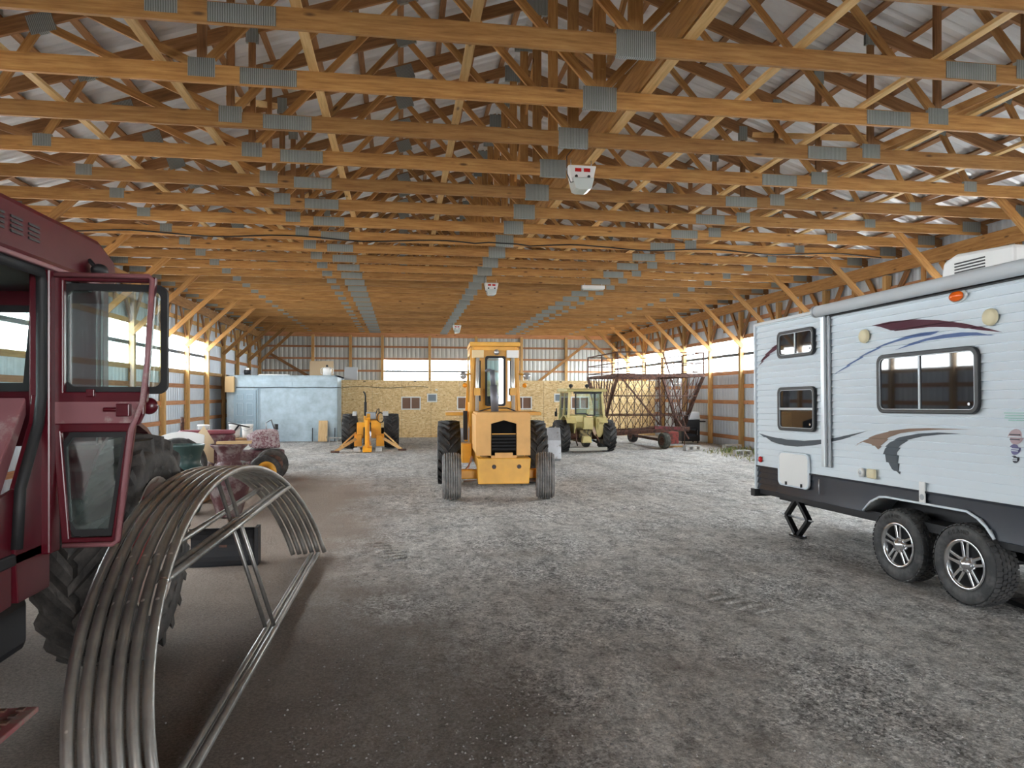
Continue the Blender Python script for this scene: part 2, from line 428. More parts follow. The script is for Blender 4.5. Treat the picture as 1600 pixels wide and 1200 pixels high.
# ------------------------------------------------------------------ the barn
XL, XR, XC = -7.0, 11.3, 2.15        # inner faces of the side walls' posts, ridge line
Y0, Y1 = -11.6, 37.4  # unseen front end pushed back so less light reaches the near floor
ZC = 5.05                            # centre of the truss bottom chords
HALF = 9.15; RISE = 3.05
def zt(x): return ZC + .05 + RISE * (1 - abs(x) / HALF)
WXL, WXR = XL - .16, XR + .16        # siding planes
WIN_Y0 = 37.24 - 2.44 * 16             # daylight strips left out behind the camera to dim the near floor
WZ0, WZ1 = 2.60, 3.74                # daylight strip

# floor: gently uneven packed gravel
def fz(x, y):
    return .012 * sin(1.7 * x + .6 * y) * sin(.9 * y - .4 * x) + .008 * sin(4.1 * x - 2.3 * y) + .006 * sin(7.3 * y + 3 * x) * sin(5 * x)
def build_floor():
    vs, fs = [], []; xs = [i * .11 for i in range(-67, 106)]; ys = [i * .11 for i in range(0, 330)]
    for y in ys:
        for x in xs: vs.append((x, y, fz(x, y) - .012))
    n = len(xs)
    for j in range(len(ys) - 1):
        for i in range(n - 1): a = j * n + i; fs.append((a, a + 1, a + n + 1, a + n))
    mb = MB(); mb.add(vs, fs, 0, None, True)
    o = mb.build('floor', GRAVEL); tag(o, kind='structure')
    for (xa, ya), (xb, yb), w_ in (((-.34, 8.9), (.15, 7.66), .30), ((2.75, 6.15), (3.2, 5.35), .28)):
        d = V((xb - xa, yb - ya, 0)); L = d.length; d.normalize(); nn = V((-d.y, d.x, 0))
        for k in range(int(L / .16)):
            q = V((xa, ya, 0)) + d * (.16 * k); q.z = fz(q.x, q.y) - .018; e = q + nn * w_ * .5 + d * .07; f_ = q - nn * w_ * .5 - d * .03
            m_ = MB(); m_.tube([f_, f_.lerp(q, .5) + V((0, 0, .004)), q + V((0, 0, .006)), e.lerp(q, .5) + V((0, 0, .004)), e], [.008, .02, .024, .02, .008], 8); m_.build('tread_print', GRAVEL, o)
    g = MB()
    g.add([(-90, -90, -.03), (100, -90, -.03), (100, 130, -.03), (-90, 130, -.03)], [(0, 1, 2, 3)])
    o2 = g.build('ground_outside', GRAVEL); tag(o2, kind='structure')
build_floor()

# ribbed steel siding as real geometry
def rib_sheet(mb, run, h0, h1, place, pitch=.229, rib=.02):
    """run: (a0,a1) along the wall; place(a, h, out) -> xyz"""
    a, prof = run[0], []
    while a < run[1]:
        for da, d in ((0, 0), (.05, rib), (.08, rib), (.13, 0)):
            prof.append((min(a + da, run[1]), d))
        a += pitch
    prof.append((run[1], 0))
    vs = [place(a, h0, d) for a, d in prof] + [place(a, h1, d) for a, d in prof]; n = len(prof)
    mb.add(vs, [(i, i + 1, n + i + 1, n + i) for i in range(n - 1)])
POSTS = [37.24 - 2.44 * k for k in range(21)]          # side wall posts
LW_END = 27.4                                          # daylight strip ends here on the tractor side
mb = MB()
rib_sheet(mb, (Y0, Y1 + .2), -.06, WZ0, lambda a, h, d: (WXL - d, a, h)); rib_sheet(mb, (Y0, LW_END), WZ1, 5.25, lambda a, h, d: (WXL - d, a, h)); rib_sheet(mb, (Y0, WIN_Y0), WZ0, WZ1, lambda a, h, d: (WXL - d, a, h))
rib_sheet(mb, (LW_END, Y1 + .2), WZ0, 5.25, lambda a, h, d: (WXL - d, a, h))
wl = tag(mb.build('wall_left', SIDING), kind='structure')
mb = MB()
rib_sheet(mb, (Y0, Y1 + .2), -.06, WZ0, lambda a, h, d: (WXR + d, a, h)); rib_sheet(mb, (Y0, Y1 + .2), WZ1, 5.25, lambda a, h, d: (WXR + d, a, h)); rib_sheet(mb, (Y0, WIN_Y0), WZ0, WZ1, lambda a, h, d: (WXR + d, a, h))
wr = tag(mb.build('wall_right', SIDING), kind='structure')
BWX = (-.22, 4.66)                                     # daylight bays of the back wall
BP = [XL + .15 + 2.44 * k - .0 for k in range(8)]
BACKP = [-6.95, -4.5, -2.62, -1.0, 1.44, 3.88, 6.32, 8.76, 11.2]
BWX = (-1.0, 3.88)
mb = MB(); Yb = Y1 + .16
rib_sheet(mb, (WXL - .03, BWX[0]), -.06, 5.3, lambda a, h, d: (a, Yb + d, h)); rib_sheet(mb, (BWX[1], WXR + .03), -.06, 5.3, lambda a, h, d: (a, Yb + d, h))
rib_sheet(mb, BWX, -.06, 2.4, lambda a, h, d: (a, Yb + d, h)); rib_sheet(mb, BWX, 3.62, 5.3, lambda a, h, d: (a, Yb + d, h))
mb.add([(WXL, Yb, 5.2), (WXR, Yb, 5.2), (XC, Yb, 8.3)], [(0, 1, 2)])
wb = tag(mb.build('wall_back', SIDING_B), kind='structure')
# unseen front wall behind the camera, opening narrowed to darken the foreground
mb = MB(); mb.span((WXL, Y0 - .1, 0), (2.6, Y0, 5.3)); mb.span((7.4, Y0 - .1, 0), (WXR, Y0, 5.3)); mb.span((2.6, Y0 - .1, 4.2), (7.4, Y0, 5.3))
mb.add([(WXL, Y0, 5.2), (WXR, Y0, 5.2), (XC, Y0, 8.3)], [(0, 1, 2)])
wf = tag(mb.build('wall_front', SIDING), kind='structure')
# roof sheets, ribs running up the slope
mb = MB()
for sg in (-1, 1):
    e = HALF + .45
    rib_sheet(mb, (Y0 - .3, Y1 + .4), 0, 1, lambda a, h, d, sg=sg: (XC + sg * (e - e * h), a, zt(e - e * h) + .16 + d))
ce = tag(mb.build('ceiling', ROOF), kind='structure')

# girts (horizontal boards of the walls)
def girt(parent, p0, p1, mt=WOOD_R, w=.13): MB().bar(p0, p1, w, .04, (0, 0, 1)).build('girt', mt, parent) if False else MB().bar(p0, p1, .04, w, (0, 0, 1)).build('girt', mt, parent)
for z in (.32, .95, 1.55, 2.1):
    girt(wl, (WXL + .025, Y0, z), (WXL + .025, Y1, z)); girt(wr, (WXR - .025, Y0, z), (WXR - .025, Y1, z))
for z in (WZ0 - .03, WZ1 + .03, 4.3):
    girt(wl, (WXL + .03, Y0, z), (WXL + .03, Y1, z), WOOD_P); girt(wr, (WXR - .03, Y0, z), (WXR - .03, Y1, z), WOOD_R)
girt(wl, (WXL + .03, LW_END, 3.2), (WXL + .03, Y1, 3.2))
for z in (.5, 1.3, 2.36, 3.68, 4.3, 4.85):
    girt(wb, (XL, Yb - .03, z), (XR, Yb - .03, z), WOOD_R, .10)
for a, b in ((XL, BWX[0]), (BWX[1], XR)): girt(wb, (a, Yb - .03, 3.05), (b, Yb - .03, 3.05), WOOD_R, .10)

# daylight panels: one per bay, with a slim rail across
nw = 0
def daylight(p, q, z0, z1):
    """clear corrugated panel between two wall points"""
    global nw; nw += 1
    d = (V(q) - V(p)); L = d.length; d.normalize(); nrm = V((-d.y, d.x, 0))
    mb = MB(); rib_sheet(mb, (0, L), z0, z1, lambda a, h, dd: tuple(V(p) + d * a + nrm * dd * .6 + V((0, 0, h))), .1, .012)
    o = tag(mb.build('window_%d' % nw, PANEL), kind='structure')
    m = (z0 + z1) / 2 + .02
    MB().bar(tuple(V(p) + V((0, 0, m))), tuple(V(q) + V((0, 0, m))), .06, .10, (0, 0, 1)).build('window_rail', mat('dark_rail', (.10, .11, .12), .6) if 'dark_rail' not in bpy.data.materials else bpy.data.materials['dark_rail'], o)
for k in range(len(POSTS) - 1):
    a, b = POSTS[k + 1], POSTS[k]
    if a < WIN_Y0 - .1: continue
    if b <= 28.: daylight((WXL, min(b, LW_END), 0), (WXL, a, 0), WZ0, WZ1)
    daylight((WXR, a, 0), (WXR, b, 0), WZ0, WZ1)
for a, b in ((-1.0, 1.44), (1.44, 3.88)): daylight((a, Yb, 0), (b, Yb, 0), 2.4, 3.62)

# wall posts with their knee brace and splayed angle braces
ORD = ['first', 'second', 'third', 'fourth', 'fifth', 'sixth', 'seventh', 'eighth', 'ninth', 'tenth', 'eleventh', 'twelfth', 'thirteenth', 'fourteenth',
       'fifteenth', 'sixteenth', 'seventeenth', 'eighteenth', 'nineteenth', 'twentieth']
TENS = {20: 'twenty', 30: 'thirty'}
def ordinal(k):
    if k < 20: return ORD[k]
    return TENS[(k + 1) // 10 * 10] + '-' + ORD[(k + 1) % 10 - 1] if (k + 1) % 10 else 'thirtieth'
def make_post(sg):
    t = thing('wall_post', 'x', 'post')
    mb = MB(); mb.bar((0, 0, 0), (0, 0, 4.62), .145, .14, (0, 1, 0)); mb.build('upright', WOOD_P, t)
    # sg: +1 = interior lies toward +X
    MB().bar((sg * -.0, -.09, 3.42), (sg * 1.72, -.09, 5.08), .14, .04).build('knee_brace', WOOD, t)
    for s2 in (-1, 1):
        MB().bar((0, s2 * .09, 3.78), (0, s2 * .72, 4.66), .13, .05, (1, 0, 0)).build('angle_brace', WOOD_D if s2 < 0 else WOOD, t)
    MB().bar((sg * .02, 1.22, 4.0), (sg * .02, 1.22, 4.66), .12, .04, (1, 0, 0)).build('cripple_stud', WOOD, t)
    return t
for sg, X, side in ((1, XL - .075, 'the maroon tractor'), (-1, XR + .075, 'the camper')):
    p0 = None
    for k, y in enumerate(POSTS[:16]):
        o = p0 = make_post(sg) if p0 is None else p0
        if k: o = dup(p0)
        o.location = (X, y, 0)
        o['label'] = 'wooden wall post with slanting braces, %s from the back corner on %s side' % (ordinal(k), side)
        o['group'] = 'posts along the wall on %s side' % side
for k, x in enumerate(BACKP[1:-1]):
    o = MB().bar((x, Y1 + .04, 0), (x, Y1 + .04, 5.1), .14, .13, (0, 1, 0)).build('wall_post', WOOD_P)
    tag(o, 'plain wooden post of the grey back wall, %s from the blue painted room side' % ordinal(k), 'post', 'posts of the back wall')
o = MB().bar((-6.6, Y1 - .1, 3.9), (-4.2, Y1 - .1, 2.45), .14, .04).build('wall_brace', WOOD_D)
tag(o, 'dark diagonal brace board on the back wall above the blue room', 'brace')
o = MB().bar((9.9, Y1 - .1, 4.6), (7.2, Y1 - .1, 2.5), .14, .04).build('wall_brace', WOOD)
tag(o, 'tan diagonal brace board on the back wall behind the lattice wagon', 'brace')
for X, side in ((XL + .03, 'the maroon tractor'), (XR - .03, 'the camper')):
    o = MB().bar((X, Y0 + .1, 4.78), (X, Y1, 4.78), .30, .08, (1, 0, 0)).build('header_beam', WOOD)
    tag(o, 'long wooden header beam carrying the truss ends on %s side' % side, 'beam')
o = MB().bar((XL, Y1 - .14, 4.98), (XR, Y1 - .14, 4.98), .2, .05, (0, 1, 0)).build('header_beam', WOOD_R)
tag(o, 'reddish wooden beam along the top of the grey back wall', 'beam')

# ------------------------------------------------------------------ roof trusses
def make_truss():
    t = thing('roof_truss', 'x', 'roof truss')
    MB().bar((-HALF, 0, 0), (HALF, 0, 0), .185, .04).build('bottom_chord', WOOD, t)
    for sg in (-1, 1):
        MB().bar((sg * (HALF + .4), 0, zt(HALF + .4) - ZC), (0, 0, zt(0) - ZC), .185, .04).build('top_chord', WOOD_D, t)
    def web(x0, z0, x1, z1, w=.09, m=WOOD): MB().bar((x0, .001, z0), (x1, .001, z1), w, .038).build('web', m, t)
    T = lambda x: zt(x) - ZC - .06
    MB().bar((0, .001, .05), (0, .001, T(0)), .14, .038).build('king_post', WOOD, t)
    for sg in (-1, 1):
        web(0, .06, sg * 2.1, T(2.1)); web(sg * 4.15, .06, sg * 2.1, T(2.1), .09); web(sg * 4.15, .06, sg * 4.15, T(4.15), .09, WOOD_D)
        web(sg * 4.15, .06, sg * 6.2, T(6.2)); web(sg * 6.75, .05, sg * 6.2, T(6.2)); web(sg * 6.75, .05, sg * 7.9, T(7.9), .09, WOOD_D)
    def plate(x, z, w, h, rot=0): MB().box((0, 0, 0), (w, .052, h)).build('nail_plate', PLATE, t, 0, (x, 0, z), (0, rot, 0))
    plate(0, .01, .38, .25)
    for sg in (-1, 1):
        plate(sg * 3.5, 0, .56, .165); plate(sg * 4.15, .06, .26, .19)
        plate(sg * 2.1, T(2.1), .30, .24, sg * .32); plate(sg * 4.15, T(4.15) - .02, .16, .26); plate(sg * 6.2, T(6.2), .28, .22, sg * .32)
        plate(sg * 6.75, .05, .22, .16); plate(sg * 8.95, .06, .4, .2)
    plate(0, T(0) - .03, .34, .3)
    return t
T0 = 6.36
TY = [T0 + 1.22 * k for k in range(-9, 26)]
tr0 = None
for k, y in enumerate(TY):
    if tr0 is None: o = tr0 = make_truss()
    else: o = dup(tr0)
    o.location = (XC, y, ZC); kk = k - 8
    if kk >= 0: o['label'] = 'wooden roof truss with steel nail plates, %s one as you walk into the barn' % ordinal(kk)
    else: o['label'] = 'wooden roof truss with steel nail plates, %s one back over the barn entrance' % ordinal(-kk - 1)
    o['group'] = 'roof trusses'
# purlins under the sheets
pl = None; sl = math.atan(RISE / HALF); npur = 15
for sg in (-1, 1):
    for k in range(npur):
        x = .25 + k * .64; z = zt(x) + .115
        if pl is None:
            pl = MB().bar((0, Y0 - .2, 0), (0, Y1 + .2, 0), .038, .09, (1, 0, 0)).build('roof_purlin', WOOD_D); o = pl
        else: o = pl.copy(); C.objects.link(o)
        o.location = (XC + sg * x, 0, z); o.rotation_euler = (0, sg * sl, 0)
        tag(o, 'long brown purlin board between the trusses and the metal roof sheets', 'purlin', 'purlins under the roof sheets')
# runner boards lying on the bottom chords
rb = None
for x in (-6.0, -4.55, -3.05, -1.5, 1.65, 3.15, 4.6, 6.05):
    if rb is None: rb = MB().bar((0, Y0 + .3, 0), (0, Y1 - .2, 0), .038, .088, (1, 0, 0)).build('runner_board', WOOD_L); o = rb
    else: o = rb.copy(); C.objects.link(o)
    o.location = (XC + x, 0, ZC + .112); n = sorted((1.5, 3.05, 4.6, 6.05), key=lambda q: abs(q - abs(x)))[0]
    w = {1.5: 'first', 3.05: 'second', 4.6: 'third', 6.05: 'fourth'}[n]
    tag(o, 'pale runner board over the truss chords, %s out from the ridge toward %s' % (w, 'the maroon tractor' if x < 0 else 'the camper'), 'runner board', 'runner boards on the trusses')
o = MB().bar((XC + .42, Y0 + .3, ZC + .25), (XC + .42, Y1 - .2, ZC + .25), .30, .04, (1, 0, 0)).build('strongback_board', WOOD)
tag(o, 'wide upright lumber strongback beside the king posts under the ridge', 'strongback')
o = MB().bar((XC + .53, Y0 + .3, ZC + .12), (XC + .53, Y1 - .2, ZC + .12), .04, .13, (1, 0, 0)).build('strongback_board', WOOD_L)
tag(o, 'flat pale board nailed along the foot of the upright ridge strongback', 'strongback')
# diagonal braces between king posts
for k in range(0, 8):
    y = T0 + 1.22 * (3 * k - 2); up = k % 2
    o = MB().bar((XC + .03, y, ZC + (.3 if up else 2.6)), (XC + .03, y + 3.4, ZC + (2.6 if up else .3)), .09, .038, (1, 0, 0)).build('ridge_brace', WOOD)
    tag(o, 'slanting brace board between king posts under the ridge, %s from the entrance' % ordinal(k), 'brace', 'braces under the ridge')
for k in range(0, 5):
    y = T0 + 1.22 * (4 * k - 2) + .03
    for sg in (-1, 1):
        o = MB().bar((XC + sg * 4.19, y, ZC + .25), (XC + sg * 4.19, y + 3.3, ZC + 1.5), .09, .038, (1, 0, 0)).build('web_brace', WOOD_L)
        tag(o, 'slanting brace board among the outer truss webs toward %s, %s from the entrance' % ('the maroon tractor' if sg < 0 else 'the camper', ordinal(k)), 'brace', 'braces among the truss webs')

# hanging lights
def light(x, y, label):
    t = thing('hanging_light', label, 'light', (x, y, 4.68), (0, 0, 0), 'white lights under the trusses')
    mb = MB(); prof = [(-.19, .17), (.19, .17), (.15, -.02), (.10, -.10), (-.10, -.10), (-.15, -.02)]
    mb.prism(prof, 'Y', -.06, .10); mb.build('housing', WHITE_P, t, .012)
    l = MB(); l.prism([(-.145, -.01), (.145, -.01), (.11, -.15), (.06, -.17), (-.06, -.17), (-.11, -.15)], 'Y', -.13, .13)
    l.build('lens', LENS, t, .01)
    for s in (-1, 1):
        MB().box((s * .06, -.064, .105), (.085, .012, .045)).build('red_display', REDL, t)
        MB().cyl((s * .085, -.055, .02), (s * .085, -.072, .02), .02, 12).build('button', BLACK, t)
        MB().cyl((s * .14, .02, .165), (s * .14, .02, .26), .006, 6).build('hanger_rod', STEEL, t)
    MB().tube([(-.085, -.075, .02), (-.11, -.1, -.06), (-.17, -.1, -.08), (-.21, -.06, .05), (-.2, 0, .3), (-.12, .02, .4)], .006, 6).build('cord', BLACK, t)
    return t
light(2.37, 9.23, 'white box light with red windows hanging closest to the barn entrance')
light(2.41, 19.21, 'white box light with red windows hanging midway along the barn')
light(2.39, 31.2, 'white box light with red windows hanging deepest in the barn near the back wall')
t = thing('strip_light', 'flat white strip light under the trusses toward the camper side', 'light', (5.41, 19.72, 4.88))
MB().box((0, 0, 0), (.66, .12, .10)).build('housing', WHITE_P, t, .01)
for x in (-.25, .25): MB().cyl((x, 0, .04), (x, 0, .10), .01, 6).build('hanger_rod', STEEL, t)
if 1: MB().box((0, -.0, -.06), (.6, .08, .03)).build('lens', LENS, t)
# black cable slung under the chords
yc = T0 + 1.22 * 7 - .05
pts = []
for i in range(61):
    x = XL + .3 + i * (17.6 / 60); sag = .035 * sin(x * 2.1) + (.05 if abs(x - 2.2) < .4 else 0)
    pts.append((x, yc + .01 * sin(x * 5), 4.985 + sag))
o = MB().tube(pts, .014, 6).build('cable', BLACK); tag(o, 'black cable strung across the barn along one truss bottom chord', 'cable')
# ------------------------------------------------------------------ maroon tractor (front end toward the camera, door swung open)
def tractor_maroon():
    t = thing('cab_tractor', 'maroon cab tractor with its door swung open beside the pipe hoops', 'tractor', (-1.76, 3.95, 0))
    # local x: 0 = door side plane, negative into the cab; local y grows to the back of the tractor
    lx = lambda X: X + 1.76
    # rear wheels
    Rw, Ww, rim = .77, .50, .45
    for s, x in ((1, -.13), (-1, -1.75)):
        wh = ag_tyre(Rw, Ww, rim, 22, .05, -1).build('rear_tyre', TYRE_D, t, 0, (x, 1.25, Rw))
        dish_rim(rim, Ww, s).build('rim', CREAM_RIM, wh); dish_disc(rim, Ww, s, 8).build('wheel_centre', RED_RIM, wh)
    # rear axle / transmission / hood / front wheels (toward the camera)
    mb = MB(); mb.cyl((-1.6, 1.25, .77), (-.3, 1.25, .77), .12, 16); mb.build('rear_axle', MAROON, t)
    mb = MB(); mb.span((-1.2, -1.0, .55), (-.68, 1.7, .98)); mb.build('transmission', MAROON, t, .03)
    mb = MB(); mb.prism([(-2.95, .80), (-.95, .80), (-.95, 1.52), (-2.6, 1.46), (-2.95, 1.30)], 'X', -1.26, -.62); mb.build('hood', MAROON, t, .04)
    mb = MB(); mb.span((-1.24, -2.97, .72), (-.64, -2.9, 1.3)); mb.build('grille', DARK, t, .01)
    mb = MB(); mb.span((-1.7, -2.5, .48), (-.18, -2.36, .6)); mb.build('front_axle', DARK, t, .02)
    for s, x in ((1, -.14), (-1, -1.74)):
        wh = rib_tyre(.42, .24, .24, 4).build('front_tyre', TYRE_D, t, 0, (x, -2.43, .42))
        dish_rim(.24, .24, s).build('rim', CREAM_RIM, wh); dish_disc(.24, .24, s, 6).build('wheel_centre', RED_RIM, wh)
    # cab
    mb = MB(); mb.span((-1.5, -1.02, 1.0), (-.02, .0, 1.06)); mb.build('platform', DARK, t, .01)
    mb = MB(); mb.prism([(-1.18, 2.44), (.72, 2.44), (.78, 2.50), (.74, 2.62), (.5, 2.70), (-1.0, 2.70), (-1.2, 2.62)], 'X', -1.54, .02)
    rf = mb.build('roof', MAROON, t, .03)
    for g in range(5):                                   # louvred vent groups in the roof fascia
        y = -.92 + g * .155
        mb = MB()
        for k in range(4): mb.span((.021, y, 2.535 + k * .022), (.027, y + .10, 2.546 + k * .022))
        mb.build('louvre_vent', BLACK, rf)
    MB().span((-.02, -1.15, 2.425), (.035, .70, 2.450)).build('drip_rail', MAROON_F, rf, .006)
    MB().span((-1.45, -1.1, 2.405), (-.05, .68, 2.44)).build('headliner', BLACK, t)
    # posts
    mb = MB(); mb.bar((-.03, -.03, 1.0), (-.03, -.03, 2.44), .11, .10, (1, 0, 0)); mb.build('door_post', MAROON, t, .01)
    mb = MB(); mb.bar((-.05, -1.05, 1.0), (-.05, -1.05, 2.44), .09, .09, (1, 0, 0)); mb.build('front_post', MAROON, t, .01)
    mb = MB(); mb.bar((-1.47, -1.05, 1.0), (-1.47, -1.05, 2.44), .09, .09, (1, 0, 0)); mb.build('front_post', MAROON, t, .01)
    mb = MB(); mb.bar((-.05, .66, 1.62), (-.05, .66, 2.44), .09, .09, (1, 0, 0)); mb.build('rear_post', MAROON, t, .01)
    mb = MB(); mb.bar((-1.47, .66, 1.62), (-1.47, .66, 2.44), .09, .09, (1, 0, 0)); mb.build('rear_post', MAROON, t, .01)
    # black seal round the doorway, sweeping forward under the sill
    mb = MB(); mb.tube([(-.01, -1.0, 2.41), (-.01, -.12, 2.41), (-.012, -.10, 2.36), (-.012, -.10, 1.80), (-.012, -.13, 1.66), (-.012, -.22, 1.50), (-.012, -.30, 1.36), (-.012, -.33, 1.08)], .026, 8)
    mb.build('door_seal', SEAL, t)
    # side skin between doorway and door post, and lower side wall
    mb = MB(); mb.prism([(-.10, 1.8), (-.0, 1.8), (-.0, .82), (-.30, .82), (-.33, 1.08), (-.30, 1.36), (-.22, 1.50), (-.13, 1.66)], 'X', -.06, -.02)
    mb.build('side_panel', MAROON, t, .004)
    mb = MB(); mb.prism([(-.34, 1.08), (-.31, 1.36), (-.62, 1.30), (-1.1, 1.22), (-1.1, .78), (-.34, .82)], 'X', -.05, -.03); mb.build('side_skirt', MAROON, t, .004)
    mb = MB(); mb.span((-.6, -.62, .52), (-.10, -.02, .80)); mb.build('fuel_tank', DARK, t, .05)
    # worn fender sheet inside the doorway, its light reflection painted in as paleness
    mb = MB(); mb.prism([(-.10, 1.79), (-.10, 1.70), (-.52, 1.02), (-.70, 1.02)], 'X', -.34, -.08)
    mb.build('fender_sheet', MAROON_F, t, .01)
    # rear wall with window; far side window
    mb = MB(); ring(mb, [(-1.5, 2.44), (-.02, 2.44), (-.02, 1.5), (-1.5, 1.5)], [(-1.4, 2.30), (-.36, 2.30), (-.40, 1.84), (-1.4, 1.84)], 'Y', .58, .64)
    mb.build('rear_wall', MAROON, t, .008)
    mb = MB(); ring(mb, [(-1.42, 2.32), (-.34, 2.32), (-.38, 1.82), (-1.42, 1.82)], [(-1.38, 2.28), (-.38, 2.28), (-.415, 1.87), (-1.38, 1.87)], 'Y', .56, .60)
    rwn = mb.build('rear_window_seal', SEAL, t); MB().span((-1.40, .585, 1.84), (-.37, .592, 2.30)).build('glass', GLASS, rwn)
    mb = MB(); ring(mb, [(-1.05, 2.44), (.66, 2.44), (.66, 1.45), (-1.05, 1.0)], [(-.98, 2.36), (.58, 2.36), (.58, 1.66), (-.98, 1.5)], 'X', -1.54, -1.48)
    mb.build('far_side_frame', MAROON, t, .006)
    MB().prism([(-.98, 2.36), (.58, 2.36), (.58, 1.66), (-.98, 1.5)], 'X', -1.515, -1.508).build('far_side_glass', GLASS, t)
    # inner fenders over the rear wheels
    for x0, x1 in ((-.30, .12), (-1.98, -1.5)):
        a = [(1.25 + .86 * cos(R(q)), .77 + .86 * sin(R(q))) for q in range(30, 151, 12)]
        b = [(1.25 + .83 * cos(R(q)), .77 + .83 * sin(R(q))) for q in range(150, 29, -12)]
        MB().prism(a + b, 'X', x0 - .1, min(x1, -.08)).build('fender', MAROON, t)
    # seat, wheel and console
    mb = MB(); mb.prism([(-.20, 1.38), (.18, 1.38), (.30, 1.82), (.22, 1.84), (.10, 1.50), (-.20, 1.50)], 'X', -1.0, -.52); mb.build('seat', BLACK, t, .04)
    mb = MB(); mb.tube([(-.75 + .2 * cos(a * pi / 12), -.62 + .08 * sin(a * pi / 12), 1.72 + .18 * sin(a * pi / 12)) for a in range(24)], .015, 6, 0, True); mb.cyl((-.75, -.62, 1.72), (-.75, -.9, 1.4), .02, 8)
    mb.build('steering_wheel', BLACK, t)
    mb = MB(); mb.span((-1.0, -1.1, 1.06), (-.5, -.85, 1.55)); mb.build('console', MAROON, t, .03)
    # round lamp housing behind the door, work lamp on the roof edge
    mb = MB(); mb.lathe([(0, .001), (0, .04), (.02, .046), (.04, .04), (.05, .02), (.05, .001)], 20, 'Y'); mb.build('fender_lamp', MAROON, t, 0, (.41, .12, 1.74))
    MB().bar((-.05, .12, 1.74), (.38, .13, 1.74), .02, .02).build('lamp_bracket', MAROON, t)
    mb = MB(); mb.lathe([(-.06, .001), (-.055, .02), (0, .04), (.03, .042), (.03, .001)], 18, 'Y'); lamp = mb.build('work_lamp', DARK, t, 0, (.07, .36, 2.50)); MB().lathe([(-.0, .001), (.012, .036)], 18, 'Y').build('lens', LAMPG, lamp, 0, (0, .03, 0))
    MB().cyl((.02, .36, 2.56), (.07, .36, 2.50), .012, 8).build('lamp_bracket', DARK, t)
    # step
    mb = MB(); mb.span((-.30, -.95, .30), (.06, -.28, .325)); st = mb.build('step', worn('worn_red_step', (.33, .10, .10), (.30, .20, .17), .6, .5, 8), t, .006)
    mb = MB()
    for i in range(9):
        for j in range(4): mb.box((-.24 + j * .08, -.88 + i * .07, .328), (.03, .03, .012))
    mb.build('tread_stud', RUST, st)
    for y in (-.9, -.33): MB().bar((-.22, y, .31), (-.30, y, 1.0), .06, .015).build('step_hanger', DARK, t)
    # the open door, hinged on the post, standing square to the cab
    d = thing('door', None, None); d.parent = t; d.location = (0, 0, 0)
    mb = MB(); top = [(.02, 2.42), (.50, 2.42), (.46, 1.80), (.43, 1.66), (-.02, 1.66), (-.02, 1.80)]
    ring(mb, [(.0, 2.42), (.50, 2.41), (.455, 1.76), (.0, 1.76)], [(.06, 2.38), (.478, 2.38), (.435, 1.815), (.06, 1.815)], 'Y', -.035, .0)
    mb.prism([(-.02, 1.79), (.445, 1.79), (.44, 1.70), (.415, 1.645), (-.03, 1.645)], 'Y', -.03, .0)
    mb.build('upper_frame', MAROON, d, .006)
    MB().prism([(-.02, 1.765), (.43, 1.765), (.425, 1.71), (.40, 1.655), (-.03, 1.655)], 'Y', -.036, -.028).build('mid_panel', MAROON_F, d)
    mb = MB(); mb.tube([(.02, -.04, 2.41), (.47, -.04, 2.41), (.485, -.04, 2.395), (.462, -.045, 1.98), (.44, -.05, 1.76), (.385, -.05, 1.62), (.318, -.04, 1.055), (.295, -.04, 1.035), (.06, -.04, 1.035)], .014, 8)
    mb.build('edge_tube', MAROON_F, d)
    o1 = rrect(.028, .545, 1.805, 2.375, .05); i1 = rrect(.062, .512, 1.842, 2.34, .035)
    mb = MB(); ring(mb, o1, i1, 'Y', .002, .03); sg = mb.build('window_seal', SEAL, d)
    MB().prism(i1, 'Y', .012, .018).build('glass', GLASS, sg)
    ol = [(0, 1.655), (.40, 1.655), (.32, 1.035), (.05, 1.035)]; il = [(.045, 1.61), (.355, 1.61), (.285, 1.07), (.085, 1.07)]
    mb = MB(); ring(mb, ol, il, 'Y', -.032, .0); mb.build('lower_frame', MAROON, d, .006)
    gl = [(.09, 1.60), (.345, 1.60), (.27, 1.09), (.105, 1.09), (.075, 1.14), (.055, 1.55)]
    mb = MB(); ring(mb, inset(gl, 1.06), inset(gl, .93), 'Y', -.012, .012); s2 = mb.build('lower_window_seal', SEAL, d); MB().prism(inset(gl, .97), 'Y', -.002, .004).build('glass', GLASS, s2)
    mb = MB(); mb.span((.32, -.075, 1.69), (.385, -.035, 1.755)); mb.cyl((.26, -.07, 1.725), (.33, -.06, 1.725), .012, 8); mb.build('door_latch', MAROON, d, .006)
    for zz in (2.22, 1.9): MB().cyl((-.01, -.02, zz - .04), (-.01, -.02, zz + .04), .014, 8).build('hinge', DARK, d)
    MB().span((.17, -.05, 1.79), (.21, -.03, 1.83)).build('window_catch', MAROON, d, .004)
    return t
tractor_maroon()

